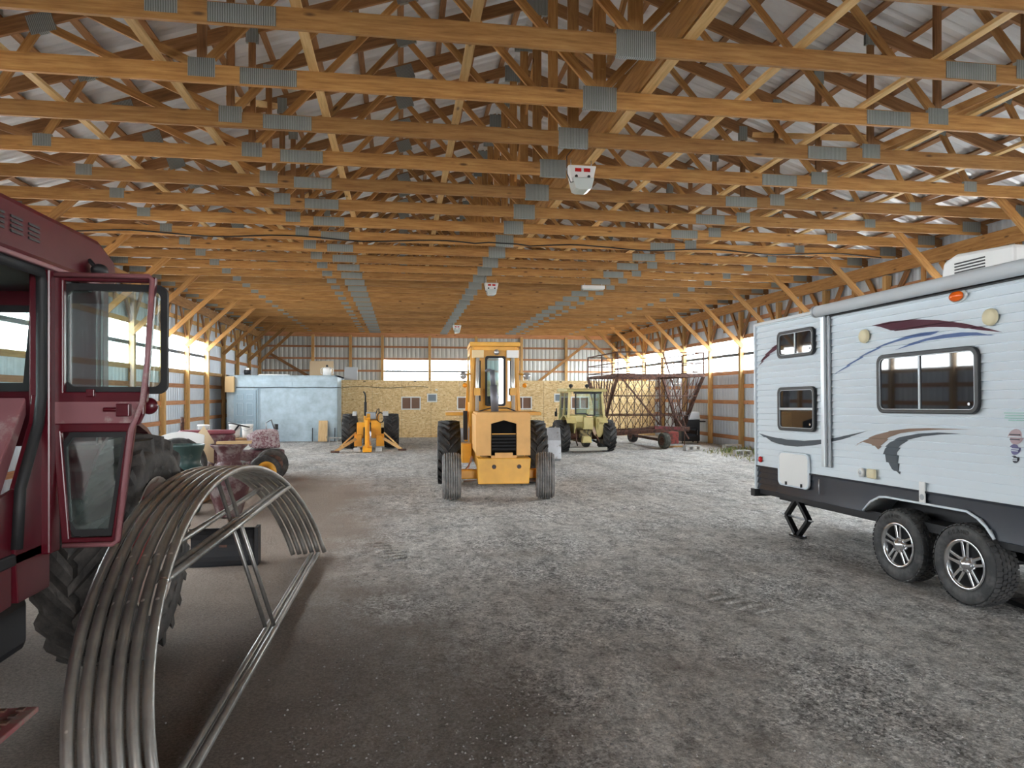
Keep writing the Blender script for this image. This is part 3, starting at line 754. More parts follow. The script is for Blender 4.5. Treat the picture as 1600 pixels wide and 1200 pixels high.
# ------------------------------------------------------------------ galvanised pipe hoops leaning on the tractor wheel
def hoop(i, label):
    near = V((-.92 - .054 * i, 3.0 - .02 * i, .035)); far = V((-.86 - .066 * i, 8.2 - .015 * i, .035))
    lean = .31; rise = 1.19
    t = thing('pipe_hoop', label, 'pipe hoop', tuple((near + far) / 2), (0, 0, 0), 'pipe hoops leaning on the tractor wheel')
    c = (near + far) / 2; h = (far - near) / 2; N = 40
    up = V((-lean, 0, 1))
    P = lambda a: -h * cos(a) + up * (rise * sin(a))
    MB().tube([P(pi * k / N) for k in range(N + 1)], .0245, 12).build('bent_pipe', PIPE, t)
    if i in (1, 2):
        MB().tube([P(0), P(pi)], .022, 10).build('ground_pipe', PIPE, t)
        MB().tube([(0, 0, 0), up * rise], .016, 8).build('centre_strut', PIPE, t)
    if i in (0, 1, 4):
        a = .78; MB().tube([P(a), P(pi - a)], .022, 10).build('tie_pipe', PIPE, t)
        for q in (a, pi - a): MB().sphere(tuple(P(q)), .0255, 6).build('weld_bead', CHROME if i == 0 else PIPE, t)
    return t
for i, lb in enumerate(('galvanised pipe hoop at the open side of the leaning bundle, with tie pipe',
                        'second galvanised pipe hoop of the bundle, its ground pipe outermost', 'third galvanised pipe hoop of the bundle, with the inner ground pipe',
                        'fourth galvanised pipe hoop of the bundle, no ground pipe', 'fifth galvanised pipe hoop of the bundle, one from the tractor tyre',
                        'innermost galvanised pipe hoop of the bundle, against the tractor tyre')): hoop(i, lb)
# ------------------------------------------------------------------ camper trailer
def camper():
    t = thing('camper_trailer', 'white camper trailer with dark lower skirt and swoosh graphics on gravel', 'camper trailer', (4.75, 5.8, 0), (R(-.92), 0, R(1.7)))
    # local: x = 0 is the visible side skin, body to +x; y to the tail; z up
    YR, YF, W = 3.02, -3.6, 2.4; ZB, ZD, ZT = .60, .912, 2.775; p = .0762; dep = .022
    def off(z): return dep * ((z / p) % 1.)
    ARCH = [(.886, .621), (.766, .728), (.638, .789), (.538, .801), (-.439, .801), (-.547, .761), (-.634, .702), (-.71, .615)]
    def skin(mb, y0, y1, z0, z1, mi=0, x=0., flip=1):
        zs = [z0]; k = math.floor(z0 / p) + 1
        prof = [(off(z0 + 1e-5), z0)]
        while k * p < z1 - 1e-6: prof += [(off(k * p - 1e-5), k * p - .002), (off(k * p + 1e-5), k * p + .002)]; k += 1
        prof.append((off(z1 - 1e-5), z1)); n = len(prof)
        vs = [(x + flip * a, y0, z) for a, z in prof] + [(x + flip * a, y1, z) for a, z in prof]
        mb.add(vs, [(i, i + 1, n + i + 1, n + i) for i in range(n - 1)], mi)
    # core body
    mb = MB(); mb.span((.03, YF, ZD), (W - .03, YR - .012, ZT)); mb.build('body', WHITE, t, .015)
    mb = MB(); mb.span((.3, YF + .05, ZB + .02), (W - .02, YR - .02, ZD)); mb.build('underbody', DARK, t)
    mb = MB(); skin(mb, YF, YR, ZD, ZT - .0); mb.build('side_siding', WHITE, t)
    mb = MB(); skin(mb, YF, YR, ZD, ZT, 0, W, -1); mb.build('side_siding', WHITE, t)
    # dark skirt cut round the wheel arch
    mb = MB(); skin(mb, .886, YR, ZB - .0, ZD); skin(mb, YF, -.71, ZB, ZD); skin(mb, -.71, .886, .80, ZD)
    for (ya, za), (yb, zb) in zip(ARCH[:-1], ARCH[1:]):
        if abs(za - zb) > .002:
            for q in range(8):
                y_a = ya + (yb - ya) * q / 8; y_b = ya + (yb - ya) * (q + 1) / 8; z_m = za + (zb - za) * (q + .5) / 8
                if z_m < .795: skin(mb, y_b, y_a, z_m, .80)
    mb.build('lower_skirt', CHAR, t)
    mb = MB(); skin(mb, YF, YR, ZB, ZD, 0, W, -1); mb.build('lower_skirt', CHAR, t)
    mb = MB(); mb.tube([(-.014, y, z) for y, z in ARCH], .012, 8); mb.build('wheel_arch_trim', WHITE, t)
    mb = MB(); n = len(ARCH); vs = [(-.004, y, z) for y, z in ARCH] + [(.32, y, z) for y, z in ARCH]; mb.add(vs, [(i, i + 1, n + i + 1, n + i) for i in range(n - 1)])
    mb.build('wheel_arch_liner', mat('bright_arch_liner', (.62, .66, .68), .35, .3), t)
    # tail wall and trims
    mb = MB(); mb.span((-.006, YR - .012, ZB), (W + .006, YR, ZT)); mb.build('tail_wall', WHITE, t)
    mb = MB(); mb.span((-.022, YR - .02, ZB), (.02, YR + .012, ZT + .01)); mb.build('corner_trim', WHITE, t, .006)
    mb = MB(); mb.span((-.02, YF, ZT - .02), (W + .02, YR + .01, ZT + .025)); mb.build('roof', mat('grey_white_roof', (.60, .62, .63), .5), t, .015)
    mb = MB(); mb.span((-.016, YF, ZD - .012), (0, YR - .02, ZD + .006)); mb.build('belt_trim', CHAR, t)
    # windows
    def window(name, y0, y1, z0, z1, bar, r=.07):
        o = rrect(y0, y1, z0, z1, r); i = rrect(y0 + .035, y1 - .035, z0 + .035, z1 - .035, r * .7)
        mb = MB(); ring(mb, o, i, 'X', -.034, .005); f = mb.build(name, BLACK, t, .006)
        i2 = rrect(y0 + .042, y1 - .042, z0 + .042, z1 - .042, r * .6); mb = MB(); ring(mb, i, i2, 'X', -.029, -.01); mb.build('inner_trim', GREY, f)
        MB().prism(i, 'X', -.016, .004).build('tinted_glass', GLASS_T, f)
        m = MB()
        if bar == 'v': m.span((-.026, (y0 + y1) / 2 - .012, z0 + .03), (-.014, (y0 + y1) / 2 + .012, z1 - .03))
        elif bar == 'v2': m.span((-.026, y0 + (y1 - y0) * .54 - .011, z0 + .03), (-.014, y0 + (y1 - y0) * .54 + .011, z1 - .03))
        else: m.span((-.026, y0 + .03, (z0 + z1) / 2 - .014), (-.014, y1 - .03, (z0 + z1) / 2 + .014))
        m.build('window_bar', GREY, f)
        MB().cyl((-.018, y0 + .1, z0 + .085), (-.026, y0 + .1, z0 + .085), .013, 10).build('latch_stud', CHROME, f)
    window('bunk_window', 1.69, 2.45, 2.29, 2.62, 'v', .07); window('bunk_window', 1.68, 2.45, 1.40, 1.93, 'h', .07); window('main_window', -.585, .64, 1.63, 2.205, 'v2', .085)
    # baggage door
    o = rrect(1.81, 2.46, .72, 1.14, .07); mb = MB(); ring(mb, o, inset(o, .93, .91), 'X', -.028, .0); f = mb.build('baggage_door', WHITE, t, .005)
    MB().prism(inset(o, .94, .92), 'X', -.02, .002).build('door_panel', WHITE_P, f)
    for y in (2.28, 1.96): MB().span((-.034, y - .012, .735), (-.02, y + .012, .775)).build('latch', BLACK, f)
    # awning: roller tube, housing rail and folded arms
    mb = MB(); mb.cyl((-.075, 1.56, 2.765), (-.075, YF + .2, 2.765), .062, 20); aw = mb.build('awning_roller', mat('grey_awning_fabric', (.52, .55, .57), .8), t)
    MB().cyl((-.075, 1.58, 2.765), (-.075, 1.54, 2.765), .068, 20).build('end_cap', GREY, aw); MB().span((-.02, YF + .2, 2.69), (-.002, 1.5, 2.715)).build('awning_rail', DARK, aw)
    mb = MB(); mb.span((-.05, 1.47, 1.02), (-.012, 1.53, 2.75)); mb.span((-.065, 1.45, 1.05), (-.03, 1.48, 2.7)); mb.build('awning_arm', mat('silver_awning_arm', (.60, .64, .67), .35, .4), t, .004)
    MB().span((-.03, 1.405, 1.02), (-.008, 1.44, 2.7)).build('awning_arm_channel', GREY, t, .003)
    # fittings
    for y, z in ((.838, 2.418), (-.70, 2.425)):
        mb = MB(); mb.lathe([(-.035, .001), (-.033, .055), (-.022, .068), (0, .072)], 24); mb.build('speaker', CREAM_P, t, 0, (-.006, y, z))
    mb = MB(); mb.lathe([(-.03, .001), (-.02, .055), (0, .08)], 24); mb.build('porch_light', ORANGEL, t, 0, (-.012, -.35, 2.65)).scale = (1, 1, .55)
    MB().lathe([(-.012, .09), (0, .1), (0, .001)], 24).build('porch_light_base', WHITE_P, t, 0, (-.006, -.37, 2.65)).scale = (1, 1, .58)
    MB().lathe([(-.02, .001), (-.016, .035), (0, .04)], 16).build('side_marker', REDL, t, 0, (-.006, 2.90, 1.0))
    mb = MB(); mb.lathe([(-.02, .001), (-.02, .03), (-.012, .048), (0, .05)], 20); mb.build('cable_inlet', WHITE_P, t, 0, (-.008, .905, 1.01))
    MB().lathe([(-.026, .001), (-.022, .022)], 12).build('inlet_cap', GREY, t, 0, (-.008, .905, 1.01))
    MB().span((-.045, .68, .965), (-.008, .79, 1.06)).build('outlet_box', CREAM_P, t, .008)
    MB().span((-.018, .03, .80), (-.008, .10, 1.0)).build('step_label', WHITE_P, t); MB().lathe([(-.019, .001), (-.018, .028)], 16).build('round_mark', GREY, t, 0, (0, .065, .86))
    MB().tube([(-.02, 1.62, .87), (-.03, 1.61, .78), (-.02, 1.62, .70)], .006, 6).build('door_strap', STEEL, t)
    # graphics: cut to follow the lap siding
    def decal(poly, m, nm='graphic'):
        bm = bmesh.new(); vs = [bm.verts.new((0, y, z)) for y, z in poly]
        bm.faces.new(vs); bmesh.ops.triangulate(bm, faces=bm.faces)
        z0 = min(q[1] for q in poly); z1 = max(q[1] for q in poly); k = math.ceil(z0 / p)
        while k * p < z1:
            for dz in (-.0015, .0015): bmesh.ops.bisect_plane(bm, geom=bm.verts[:] + bm.edges[:] + bm.faces[:], plane_co=(0, 0, k * p + dz), plane_no=(0, 0, 1))
            k += 1
        for v in bm.verts:
            f = (v.co.z / p) % 1.
            zz = v.co.z - .0 if .04 < f < .96 else v.co.z
            v.co.x = off(v.co.z) - .0035
        me = bpy.data.meshes.new(nm); bm.to_mesh(me); bm.free(); me.materials.append(m)
        o = bpy.data.objects.new(nm, me); C.objects.link(o); o.parent = t; return o
    MAR = mat('plum_vinyl', (.085, .018, .035), .5); BLU = mat('slate_blue_vinyl', (.10, .16, .33), .5); CHV = mat('charcoal_vinyl', (.045, .06, .075), .5); TAN = mat('bronze_vinyl', (.24, .15, .10), .5)
    D1 = [(0.735,2.517),(0.477,2.528),(0.167,2.512),(-0.138,2.469),(-0.435,2.402),(-0.671,2.333),(-0.807,2.29),(-0.582,2.331),(-0.339,2.382),(-0.096,2.412),(-0.01,2.42),(0.167,2.424),(0.427,2.429),(0.629,2.492)]
    D2 = [(1.408,2.031),(1.101,2.153),(0.816,2.253),(0.552,2.319),(0.306,2.361),(0.077,2.377),(-0.158,2.371),(-0.032,2.345),(0.19,2.342),(0.403,2.323),(0.604,2.291),(0.871,2.216),(1.13,2.122)]
    D3 = [(0.427,2.241),(0.259,2.283),(0.033,2.317),(-0.179,2.335),(-0.377,2.334),(-0.546,2.317),(-0.714,2.274),(-0.491,2.295),(-0.24,2.3),(-0.01,2.298),(0.213,2.272)]
    D4 = [(2.952,2.228),(2.84,2.335),(2.665,2.428),(2.464,2.496),(2.464,2.434),(2.665,2.37),(2.817,2.298)]
    D5 = [(2.965,1.34),(2.685,1.31),(2.324,1.286),(1.955,1.288),(1.648,1.313),(1.393,1.344),(1.124,1.39),(0.833,1.446),(1.038,1.387),(1.271,1.33),(1.518,1.283),(1.781,1.241),(2.099,1.211),(2.363,1.21),(2.644,1.244)]
    D6 = [(1.047,1.272),(0.9,1.338),(0.714,1.406),(0.489,1.456),(0.254,1.484),(0.013,1.496),(-0.475,1.501),(-0.111,1.486),(0.143,1.465),(0.37,1.436),(0.513,1.391),(0.612,1.326),(0.676,1.261),(0.766,1.309),(0.9,1.326)]
    D7 = [(-0.374,1.46),(-0.111,1.461),(0.143,1.44),(0.37,1.398),(0.513,1.34),(0.582,1.275),(0.592,1.222),(0.55,1.147),(0.477,1.084),(0.374,1.037),(0.405,1.115),(0.417,1.183),(0.405,1.251),(0.358,1.322),(0.254,1.378),(0.077,1.418),(-0.131,1.443)]
    for pl_, m in ((D1, MAR), (D2, BLU), (D3, BLU), (D4, MAR), (D5, CHV), (D6, TAN), (D7, CHV)): decal(pl_, m)
    # round dealer badges and a green notice near the frame edge
    circ = lambda y, z, r, k=1: [(y + r * cos(a * pi / 10), z + k * r * sin(a * pi / 10)) for a in range(20)]
    PK = mat('badge_pinkish', (.48, .36, .38), .5); PU = mat('badge_violet', (.16, .15, .30), .5); BK = mat('badge_black', (.04, .045, .06), .5); GN = mat('notice_green', (.30, .52, .46), .5)
    def badge(y, z, r, m, label):
        b = decal(circ(y, z, r), m, 'badge'); b['label'] = label; return b
    badge(-.90, 1.455, .062, PK, 'pinkish round badge'); badge(-.895, 1.355, .043, PU, 'violet round badge'); badge(-.895, 1.277, .030, BK, 'small black round badge')
    for z, wd, col in ((1.472, .05, BK), (1.455, .058, WHITE), (1.434, .045, BK), (1.360, .036, WHITE), (1.345, .03, WHITE), (1.283, .02, WHITE), (1.270, .02, WHITE)):
        MB().span((-.006, -.90 - wd, z - .004), (-.001, -.90 + wd * .9, z + .004)).build('badge_line', col, t)
    for z, w0, w1 in ((1.643, -.81, -1.1), (1.622, -.82, -1.08), (1.603, -.815, -1.1), (1.585, -.85, -1.02)):
        MB().span((-.006, w0, z - .004), (-.001, w1, z + .004)).build('notice_line', GN, t)
    # air conditioner on the roof
    mb = MB(); mb.prism([(.10, 2.80), (-.70, 2.80), (-.70, 3.04), (-.10, 3.08), (.05, 3.03)], 'X', .22, .95); ac = mb.build('air_conditioner', WHITE_P, t, .03)
    m = MB()
    for k in range(6): m.span((.215, -.09 - .0 * k, 2.845 + k * .027), (.225, -.42, 2.858 + k * .027))
    m.build('intake_grille', BLACK, ac)
    m = MB()
    for k in range(6):
        z = 2.845 + k * .027; m.box((.58, .085 - k * .0085, z), (.5, .03, .012))
    m.build('tail_grille', BLACK, ac)
    # chassis, bumper, jack
    mb = MB(); mb.bar((.38, YR + .03, .52), (.38, YF - .3, .52), .14, .06, (1, 0, 0)); mb.build('frame_rail', DARK, t)
    mb = MB(); mb.bar((W - .38, YR + .03, .52), (W - .38, YF - .3, .52), .14, .06, (1, 0, 0)); mb.build('frame_rail', DARK, t)
    mb = MB(); mb.span((-.02, YR + .02, .50), (W - .2, YR + .12, .60)); mb.build('bumper', BLACK, t, .006)
    mb = MB(); mb.span((.05, YF, .54), (W - .05, YR, .62)); mb.build('belly_pan', DARK, t)
    j = thing('scissor_jack', None, None); j.parent = t; j.location = (.30, 2.55, 0)
    mb = MB(); mb.span((-.05, -.12, .035), (.05, .12, .06)); mb.build('jack_foot', BLACK, j, .004)
    for a in ((-.03, .07, -.24, .28), (.03, .07, .24, .28), (-.24, .28, -.03, .50), (.24, .28, .03, .50)):
        MB().bar((0, a[0], a[1]), (0, a[2], a[3]), .045, .07, (1, 0, 0)).build('jack_arm', BLACK, j, .004)
    mb = MB(); mb.cyl((0, -.32, .28), (0, .34, .28), .012, 8); mb.build('jack_screw', STEEL, j)
    # tandem wheels
    def wheel(x, y, s):
        Rr, W2, rim = .352, .225, .205
        mb = MB(); mb.lathe(tyre_profile(Rr, W2, rim, .010), 56)
        for row, (x0, x1) in enumerate(((-.46, -.27), (-.25, -.09), (-.07, .07), (.09, .25), (.27, .46))):
            n = 44
            for k in range(n):
                a = 2 * pi * (k + .5 * (row % 2)) / n; da = pi / n * .72
                q = lambda xx, aa, rr: (xx * W2, rr * cos(aa), rr * sin(aa)); rr = Rr * (1 - (.03 if row in (0, 4) else .004))
                r2 = Rr * (1 - (.004 if row in (1, 2, 3) else .012))
                xo = (x0 if row < 2 else x1)
                vs = [q(x0, a - da, Rr - .02), q(x1, a - da, Rr - .02), q(x1, a + da, Rr - .02), q(x0, a + da, Rr - .02)]
                ra = rr if row == 0 else r2; rb = rr if row == 4 else r2
                vs += [q(x0, a - da, ra), q(x1, a - da, rb), q(x1, a + da, rb), q(x0, a + da, ra)]
                mb.add(vs, [(4, 5, 6, 7), (0, 1, 5, 4), (1, 2, 6, 5), (2, 3, 7, 6), (3, 0, 4, 7)])
        wv = mb.build('tyre', rubber('trailer_tyre', (.035, .036, .038), (.14, .135, .13), .58) if 'trailer_tyre' not in bpy.data.materials else bpy.data.materials['trailer_tyre'], t, 0, (x, y, Rr + .005 - .016 * y * -1 if False else Rr + .005 + .016 * y))
        mb = MB(); mb.lathe([(-s * -.42 * W2, rim + .012), (s * .46 * W2, rim + .012), (s * .44 * W2, rim - .012), (s * .36 * W2, rim - .022), (-s * .1 * W2, rim - .03), (-s * .4 * W2, rim - .02)], 48); mb.build('rim', CHROME, wv)
        MB().lathe([(-s * .05 * W2, .001), (-s * .05 * W2, rim - .02)], 32).build('brake_drum', DARK, wv)
        sp = MB(); xf = s * .30 * W2
        for k in range(5):
            a = 2 * pi * k / 5 + .3
            for d2 in (-.17, .17):
                p0 = V((xf, .05 * cos(a + d2 * 2.2), .05 * sin(a + d2 * 2.2))); p1 = V((xf + s * .01, (rim - .018) * cos(a + d2), (rim - .018) * sin(a + d2)))
                sp.bar(p0, p1, .030, .03, (1, 0, 0), 0, .024)
        sp.build('spoke', CHROME, wv, .004)
        hb = MB(); hb.lathe([(xf - s * .02, .078), (xf + s * .02, .07), (xf + s * .03, .045), (xf + s * .045, .035), (xf + s * .05, .001)], 24)
        for k in range(6): a = 2 * pi * k / 6; hb.cyl((xf, .058 * cos(a), .058 * sin(a)), (xf + s * .035, .058 * cos(a), .058 * sin(a)), .011, 6)
        hb.build('hub', CHROME, wv)
        if s < 0:       # raised sidewall lettering, as on the tyres in the photo
            for word, a0, st in (('GRAND', 118, -9.5),):
                for k, ch in enumerate(word):
                    a = R(a0 + st * k); r0 = .262
                    cu = bpy.data.curves.new('letter', 'FONT'); cu.body = ch; cu.size = .055; cu.align_x = 'CENTER'; cu.extrude = .0015
                    tmp = bpy.data.objects.new('tmp', cu); me = bpy.data.meshes.new_from_object(tmp); bpy.data.objects.remove(tmp)
                    # letter plane -> the sidewall (YZ plane seen from -X): screen right is -Y
                    for v in me.vertices:
                        u, h = v.co.x, v.co.y; rr = r0 + h; aa = a
                        yy = -(rr * cos(aa) + u * sin(aa)); zz = rr * sin(aa) - u * cos(aa)
                        v.co = (-.498 * W2 - .004 + v.co.z, yy, zz)
                    me.materials.append(TYRE); lo = bpy.data.objects.new('sidewall_letter', me); C.objects.link(lo); lo.parent = wv
    for y in (.365, -.43):
        wheel(.06, y, -1); wheel(2.34, y, 1)
        MB().cyl((.1, y, .36), (2.3, y, .36), .035, 12).build('axle', DARK, t)
    MB().bar((.30, .75, .45), (.30, -.8, .45), .06, .06, (1, 0, 0)).build('leaf_spring', DARK, t)
    return t
camper()
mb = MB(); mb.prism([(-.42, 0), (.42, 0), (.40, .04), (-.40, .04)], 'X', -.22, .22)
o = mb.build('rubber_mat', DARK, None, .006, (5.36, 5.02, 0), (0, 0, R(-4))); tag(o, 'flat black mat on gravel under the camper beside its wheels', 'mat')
# ------------------------------------------------------------------ yellow loader tractor in the middle of the floor
def loader():
    t = thing('loader_tractor', 'tall narrow yellow loader tractor with faded hood, facing the barn entrance', 'loader', (1.66, 12.14, 0), (0, 0, R(-3)))
    for x, st in ((-.82, 0), (.80, -7)):
        wh = rib_tyre(.405, .32, .20, 7).build('steer_tyre', TYRE_G, t, 0, (x, 0, .405), (0, 0, R(st)))
        dish_rim(.20, .32, 1 if x > 0 else -1).build('rim', YEL, wh); dish_disc(.20, .32, 1 if x > 0 else -1, 6).build('wheel_centre', YEL, wh)
        MB().cyl((x * .85, .02, .405), (x * .6, .02, .42), .05, 10).build('spindle', DARK, t)
    for x in (-.84, .88):
        wh = ag_tyre(.645, .46, .36, 20, .05, -1).build('drive_tyre', TYRE, t, 0, (x, 2.15, .645))
        for s in (1, -1): dish_rim(.36, .46, s).build('rim', YEL, wh)
        dish_disc(.36, .46, 1 if x > 0 else -1, 8).build('wheel_centre', YEL, wh)
    mb = MB(); mb.cyl((-.8, 2.15, .645), (.82, 2.15, .645), .13, 14); mb.build('drive_axle', YEL, t)
    mb = MB(); mb.span((-.68, -.07, .36), (.68, .10, .52)); mb.build('steer_axle', YEL, t, .02)
    MB().cyl((-.62, -.12, .33), (.62, -.12, .33), .02, 8).build('tie_rod', STEEL, t)
    mb = MB(); mb.span((-.34, -.1, .45), (.40, 2.4, .80)); mb.build('chassis', YEL, t, .02)
    # counterweight
    mb = MB(); mb.prism([(-.40, .74), (.50, .74), (.47, .31), (-.385, .31)], 'Y', -.40, -.02); cw = mb.build('counterweight', YEL, t, .012)
    for x in (-.12, .30):
        mb = MB(); mb.tube([(x + .03 * cos(a * pi / 8), -.402, .60 + .03 * sin(a * pi / 8)) for a in range(16)], .008, 6, 0, True); mb.build('lifting_ring', RUST, cw)
        MB().cyl((x, -.39, .60), (x, -.404, .60), .024, 12).build('lifting_hole', BLACK, cw)
    # hood with peaked grille opening
    mb = MB(); o = [(-.40, 1.50), (.06, 1.505), (.47, 1.49), (.50, 1.45), (.50, .78), (-.42, .78), (-.42, 1.46)]
    outer = [(-.42, 1.46), (-.38, 1.505), (.05, 1.505), (.46, 1.505), (.50, 1.46), (.50, .78), (.27, .78), (-.17, .78), (-.42, .78)]
    inner = [(-.165, 1.28), (-.165, 1.315), (.05, 1.375), (.265, 1.315), (.265, 1.28), (.265, 1.0), (.265, .74), (-.165, .74), (-.165, 1.0)]
    ring(mb, outer, inner, 'Y', -.34, -.30)
    mb.build('grille_panel', YEL_F, t, .008)
    mb = MB(); mb.span((-.42, -.30, .80), (-.38, 1.1, 1.46)); mb.span((.46, -.30, .80), (.50, 1.1, 1.46)); mb.span((-.40, -.31, 1.455), (.48, 1.15, 1.50)); mb.build('hood', YEL_F, t, .015)
    MB().span((-.34, -.12, .75), (.42, -.06, 1.42)).build('radiator', mat('flat_black', (.004, .004, .004), .95), t)  # near-black matt face behind the grille opening
    lv = MB()
    for k in range(5): lv.box((.05, -.31, .88 + k * .055), (.40, .05, .034), 0, (R(-28), 0, 0))
    lv.build('louvre_grille', DARK, t)
    MB().span((-.15, -.33, 1.135), (.25, -.29, 1.15)).build('grille_bar', YEL, t); MB().span((-.10, -.345, .71), (.20, -.31, .83)).build('lower_grille_plate', YEL_F, t, .006)
    # exhaust stack
    mb = MB(); mb.cyl((-.03, .55, 1.48), (-.06, .55, 1.97), .068, 18); mb.cyl((-.06, .55, 1.95), (-.085, .55, 2.25), .046, 16)
    mb.tube([(-.085, .55, 2.22), (-.12, .55, 2.25), (-.17, .55, 2.25), (-.20, .55, 2.22)], .024, 10); mb.build('exhaust_stack', mat('sooty_steel', (.17, .175, .20), .5, .35), t)
    MB().tube([(-.33, .6, 1.50), (-.1, .7, 1.56), (.2, .7, 1.56), (.36, .6, 1.50)], .012, 6).build('hood_cable', BLACK, t)
    # cab: front plate with a tall window, slanted pillars, side glass
    yf, yr = 1.25, 2.45
    fo = [(-.40, 2.68), (.40, 2.68), (.46, 1.45), (-.46, 1.45)]; fi = [(-.145, 2.52), (.215, 2.52), (.215, 1.60), (-.165, 1.60)]
    mb = MB(); ring(mb, fo, fi, 'Y', yf, yf + .04); fp = mb.build('cab_front', YEL, t, .006)
    so = rrect(-.165, .225, 1.585, 2.54, .05); si = rrect(-.125, .185, 1.625, 2.50, .04)
    mb = MB(); ring(mb, so, si, 'Y', yf - .02, yf + .015); ws = mb.build('windscreen_seal', SEAL, fp); MB().prism(si, 'Y', yf - .002, yf + .004).build('glass', glass('clear_teal_glass', (.70, .86, .86), .3), ws)
    for s in (-1, 1):
        cx = .02
        mb = MB(); mb.bar((cx + s * .40, yf + .02, 2.74), (cx + s * .475, yf - .02, 1.2), .06, .07, (0, 1, 0)); mb.build('cab_pillar', YEL, t, .008)
        mb = MB(); mb.bar((cx + s * .42, yr - .03, 2.74), (cx + s * .50, yr, 1.2), .07, .07, (0, 1, 0)); mb.build('cab_pillar', YEL, t, .008)
        mb = MB(); ring(mb, [(yf, 2.70), (yr, 2.70), (yr, 1.25), (yf, 1.25)], [(yf + .1, 2.56), (yr - .1, 2.56), (yr - .1, 1.65), (yf + .1, 1.65)], 'X', cx + s * .455 - .015, cx + s * .455 + .015); mb.build('side_frame', YEL, t, .004)
        MB().span((cx + s * .455 - .003, yf + .09, 1.64), (cx + s * .455 + .003, yr - .09, 2.57)).build('side_glass', GLASS, t)
        MB().span((cx + s * .30 - .055, yf - .012, 1.68), (cx + s * .30 + .03, yf - .004, 2.45)).build('corner_glass', GLASS_T, t)
        # upright hydraulic rams in front of the cab
        mb = MB(); mb.cyl((cx + s * .345, yf - .10, 1.40), (cx + s * .33, yf - .10, 2.52), .036, 14); rm = mb.build('lift_ram', mat('milky_ram' if s < 0 else 'steel_ram', (.66, .66, .62), .3, .5), t)
        MB().box((cx + s * .342, yf - .11, 1.86), (.12, .10, .14)).build('ram_clamp', YEL, rm)
        MB().span((cx + s * .33 - .11, yf - .16, 2.50), (cx + s * .33 + .11, yf - .02, 2.64)).build('ram_head', mat('pale_ram_head', (.80, .62, .34), .5) if s < 0 else WHITE_P, rm)
        # fenders, lamps, beacons
        mb = MB(); mb.span((cx + s * .50, 1.5, 1.40), (cx + s * .93, 2.5, 1.465)); mb.build('fender', YEL, t, .008)
        mb = MB(); mb.span((cx + s * .50, 1.5, .9), (cx + s * .56, 2.45, 1.40)); mb.build('fender_side', YEL, t, .006)
        MB().cyl((cx + s * .46, yf - .03, 2.20), (cx + s * .57, yf - .05, 2.18), .02, 8).build('lamp_bracket', YEL, t)
        mb = MB(); mb.lathe([(-.02, .001), (-.015, .05), (0, .068), (.02, .066), (.07, .035), (.075, .001)], 20, 'Y'); mb.build('work_lamp', LAMPG, t, 0, (cx + s * .60, yf - .08, 2.16))
        MB().lathe([(-.04, .001), (-.035, .03), (0, .045), (.05, .042), (.055, .001)], 16, 'Y').build('amber_lamp', AMBER, t, 0, (cx + s * .57, yf - .04, 1.98))
    mb = MB(); mb.lathe([(-.03, .001), (-.02, .04), (0, .055), (.03, .05), (.08, .02), (.085, .001)], 20, 'Y'); mb.build('work_lamp', LAMPG, t, 0, (.05, yf - .04, 2.61))
    mb = MB(); mb.span((-.46, yf - .08, 2.715), (.50, yr + .06, 2.80)); mb.build('cab_roof', YEL, t, .015)
    mb = MB(); mb.span((-.38, yf - .02, 2.64), (.42, yf + .02, 2.72)); mb.build('roof_header', YEL, t, .004)
    mb = MB(); ring(mb, [(-.42, 2.70), (.46, 2.70), (.50, 1.3), (-.46, 1.3)], [(-.36, 2.6), (.40, 2.6), (.42, 1.5), (-.38, 1.5)], 'Y', yr, yr + .04); mb.build('cab_back', YEL, t, .004)
    mb = MB(); mb.span((-.46, yf, .80), (.50, yf + .04, 1.48)); mb.span((-.46, 1.2, .78), (.50, 2.45, .84)); mb.build('cab_floor', YEL, t, .006)
    mb = MB(); mb.prism([(1.75, 1.1), (2.15, 1.1), (2.25, 1.75), (2.13, 1.78), (2.03, 1.28), (1.75, 1.25)], 'X', -.22, .26); mb.build('seat', BLACK, t, .03)
    # side step and hydraulic pipes
    mb = MB(); mb.span((-.62, .85, .55), (-.44, 1.25, .90)); mb.build('side_box', YEL, t, .01)
    mb = MB(); mb.span((-.58, 1.2, .95), (-.50, 1.3, 1.5)); mb.build('hose_guard', DARK, t, .006)
    for k in range(3): MB().tube([(-.46, .2 + .05 * k, .72), (-.52, .12 + .05 * k, .56), (-.58, .05 + .05 * k, .50)], .012, 6).build('hydraulic_hose', mat('pink_hose', (.55, .30, .24), .5) if k == 0 else bpy.data.materials['pink_hose'], t)
    # bucket at the working end
    out = [(3.1, .40), (3.25, .34), (4.0, .34), (3.4, .50), (3.32, .72), (3.42, 1.06), (3.28, 1.08), (3.15, .80)]
    mb = MB(); mb.prism(out, 'X', -.95, 1.62); bk = mb.build('bucket', worn('grey_bucket_steel', (.50, .52, .55), (.32, .30, .28), .5, .62, 8, .4), t, .008)
    for x in (-.30, .40): MB().bar((x, 2.3, .75), (x, 3.2, .66), .16, .06, (1, 0, 0)).build('lift_arm', YEL, t, .01)
    return t
loader()

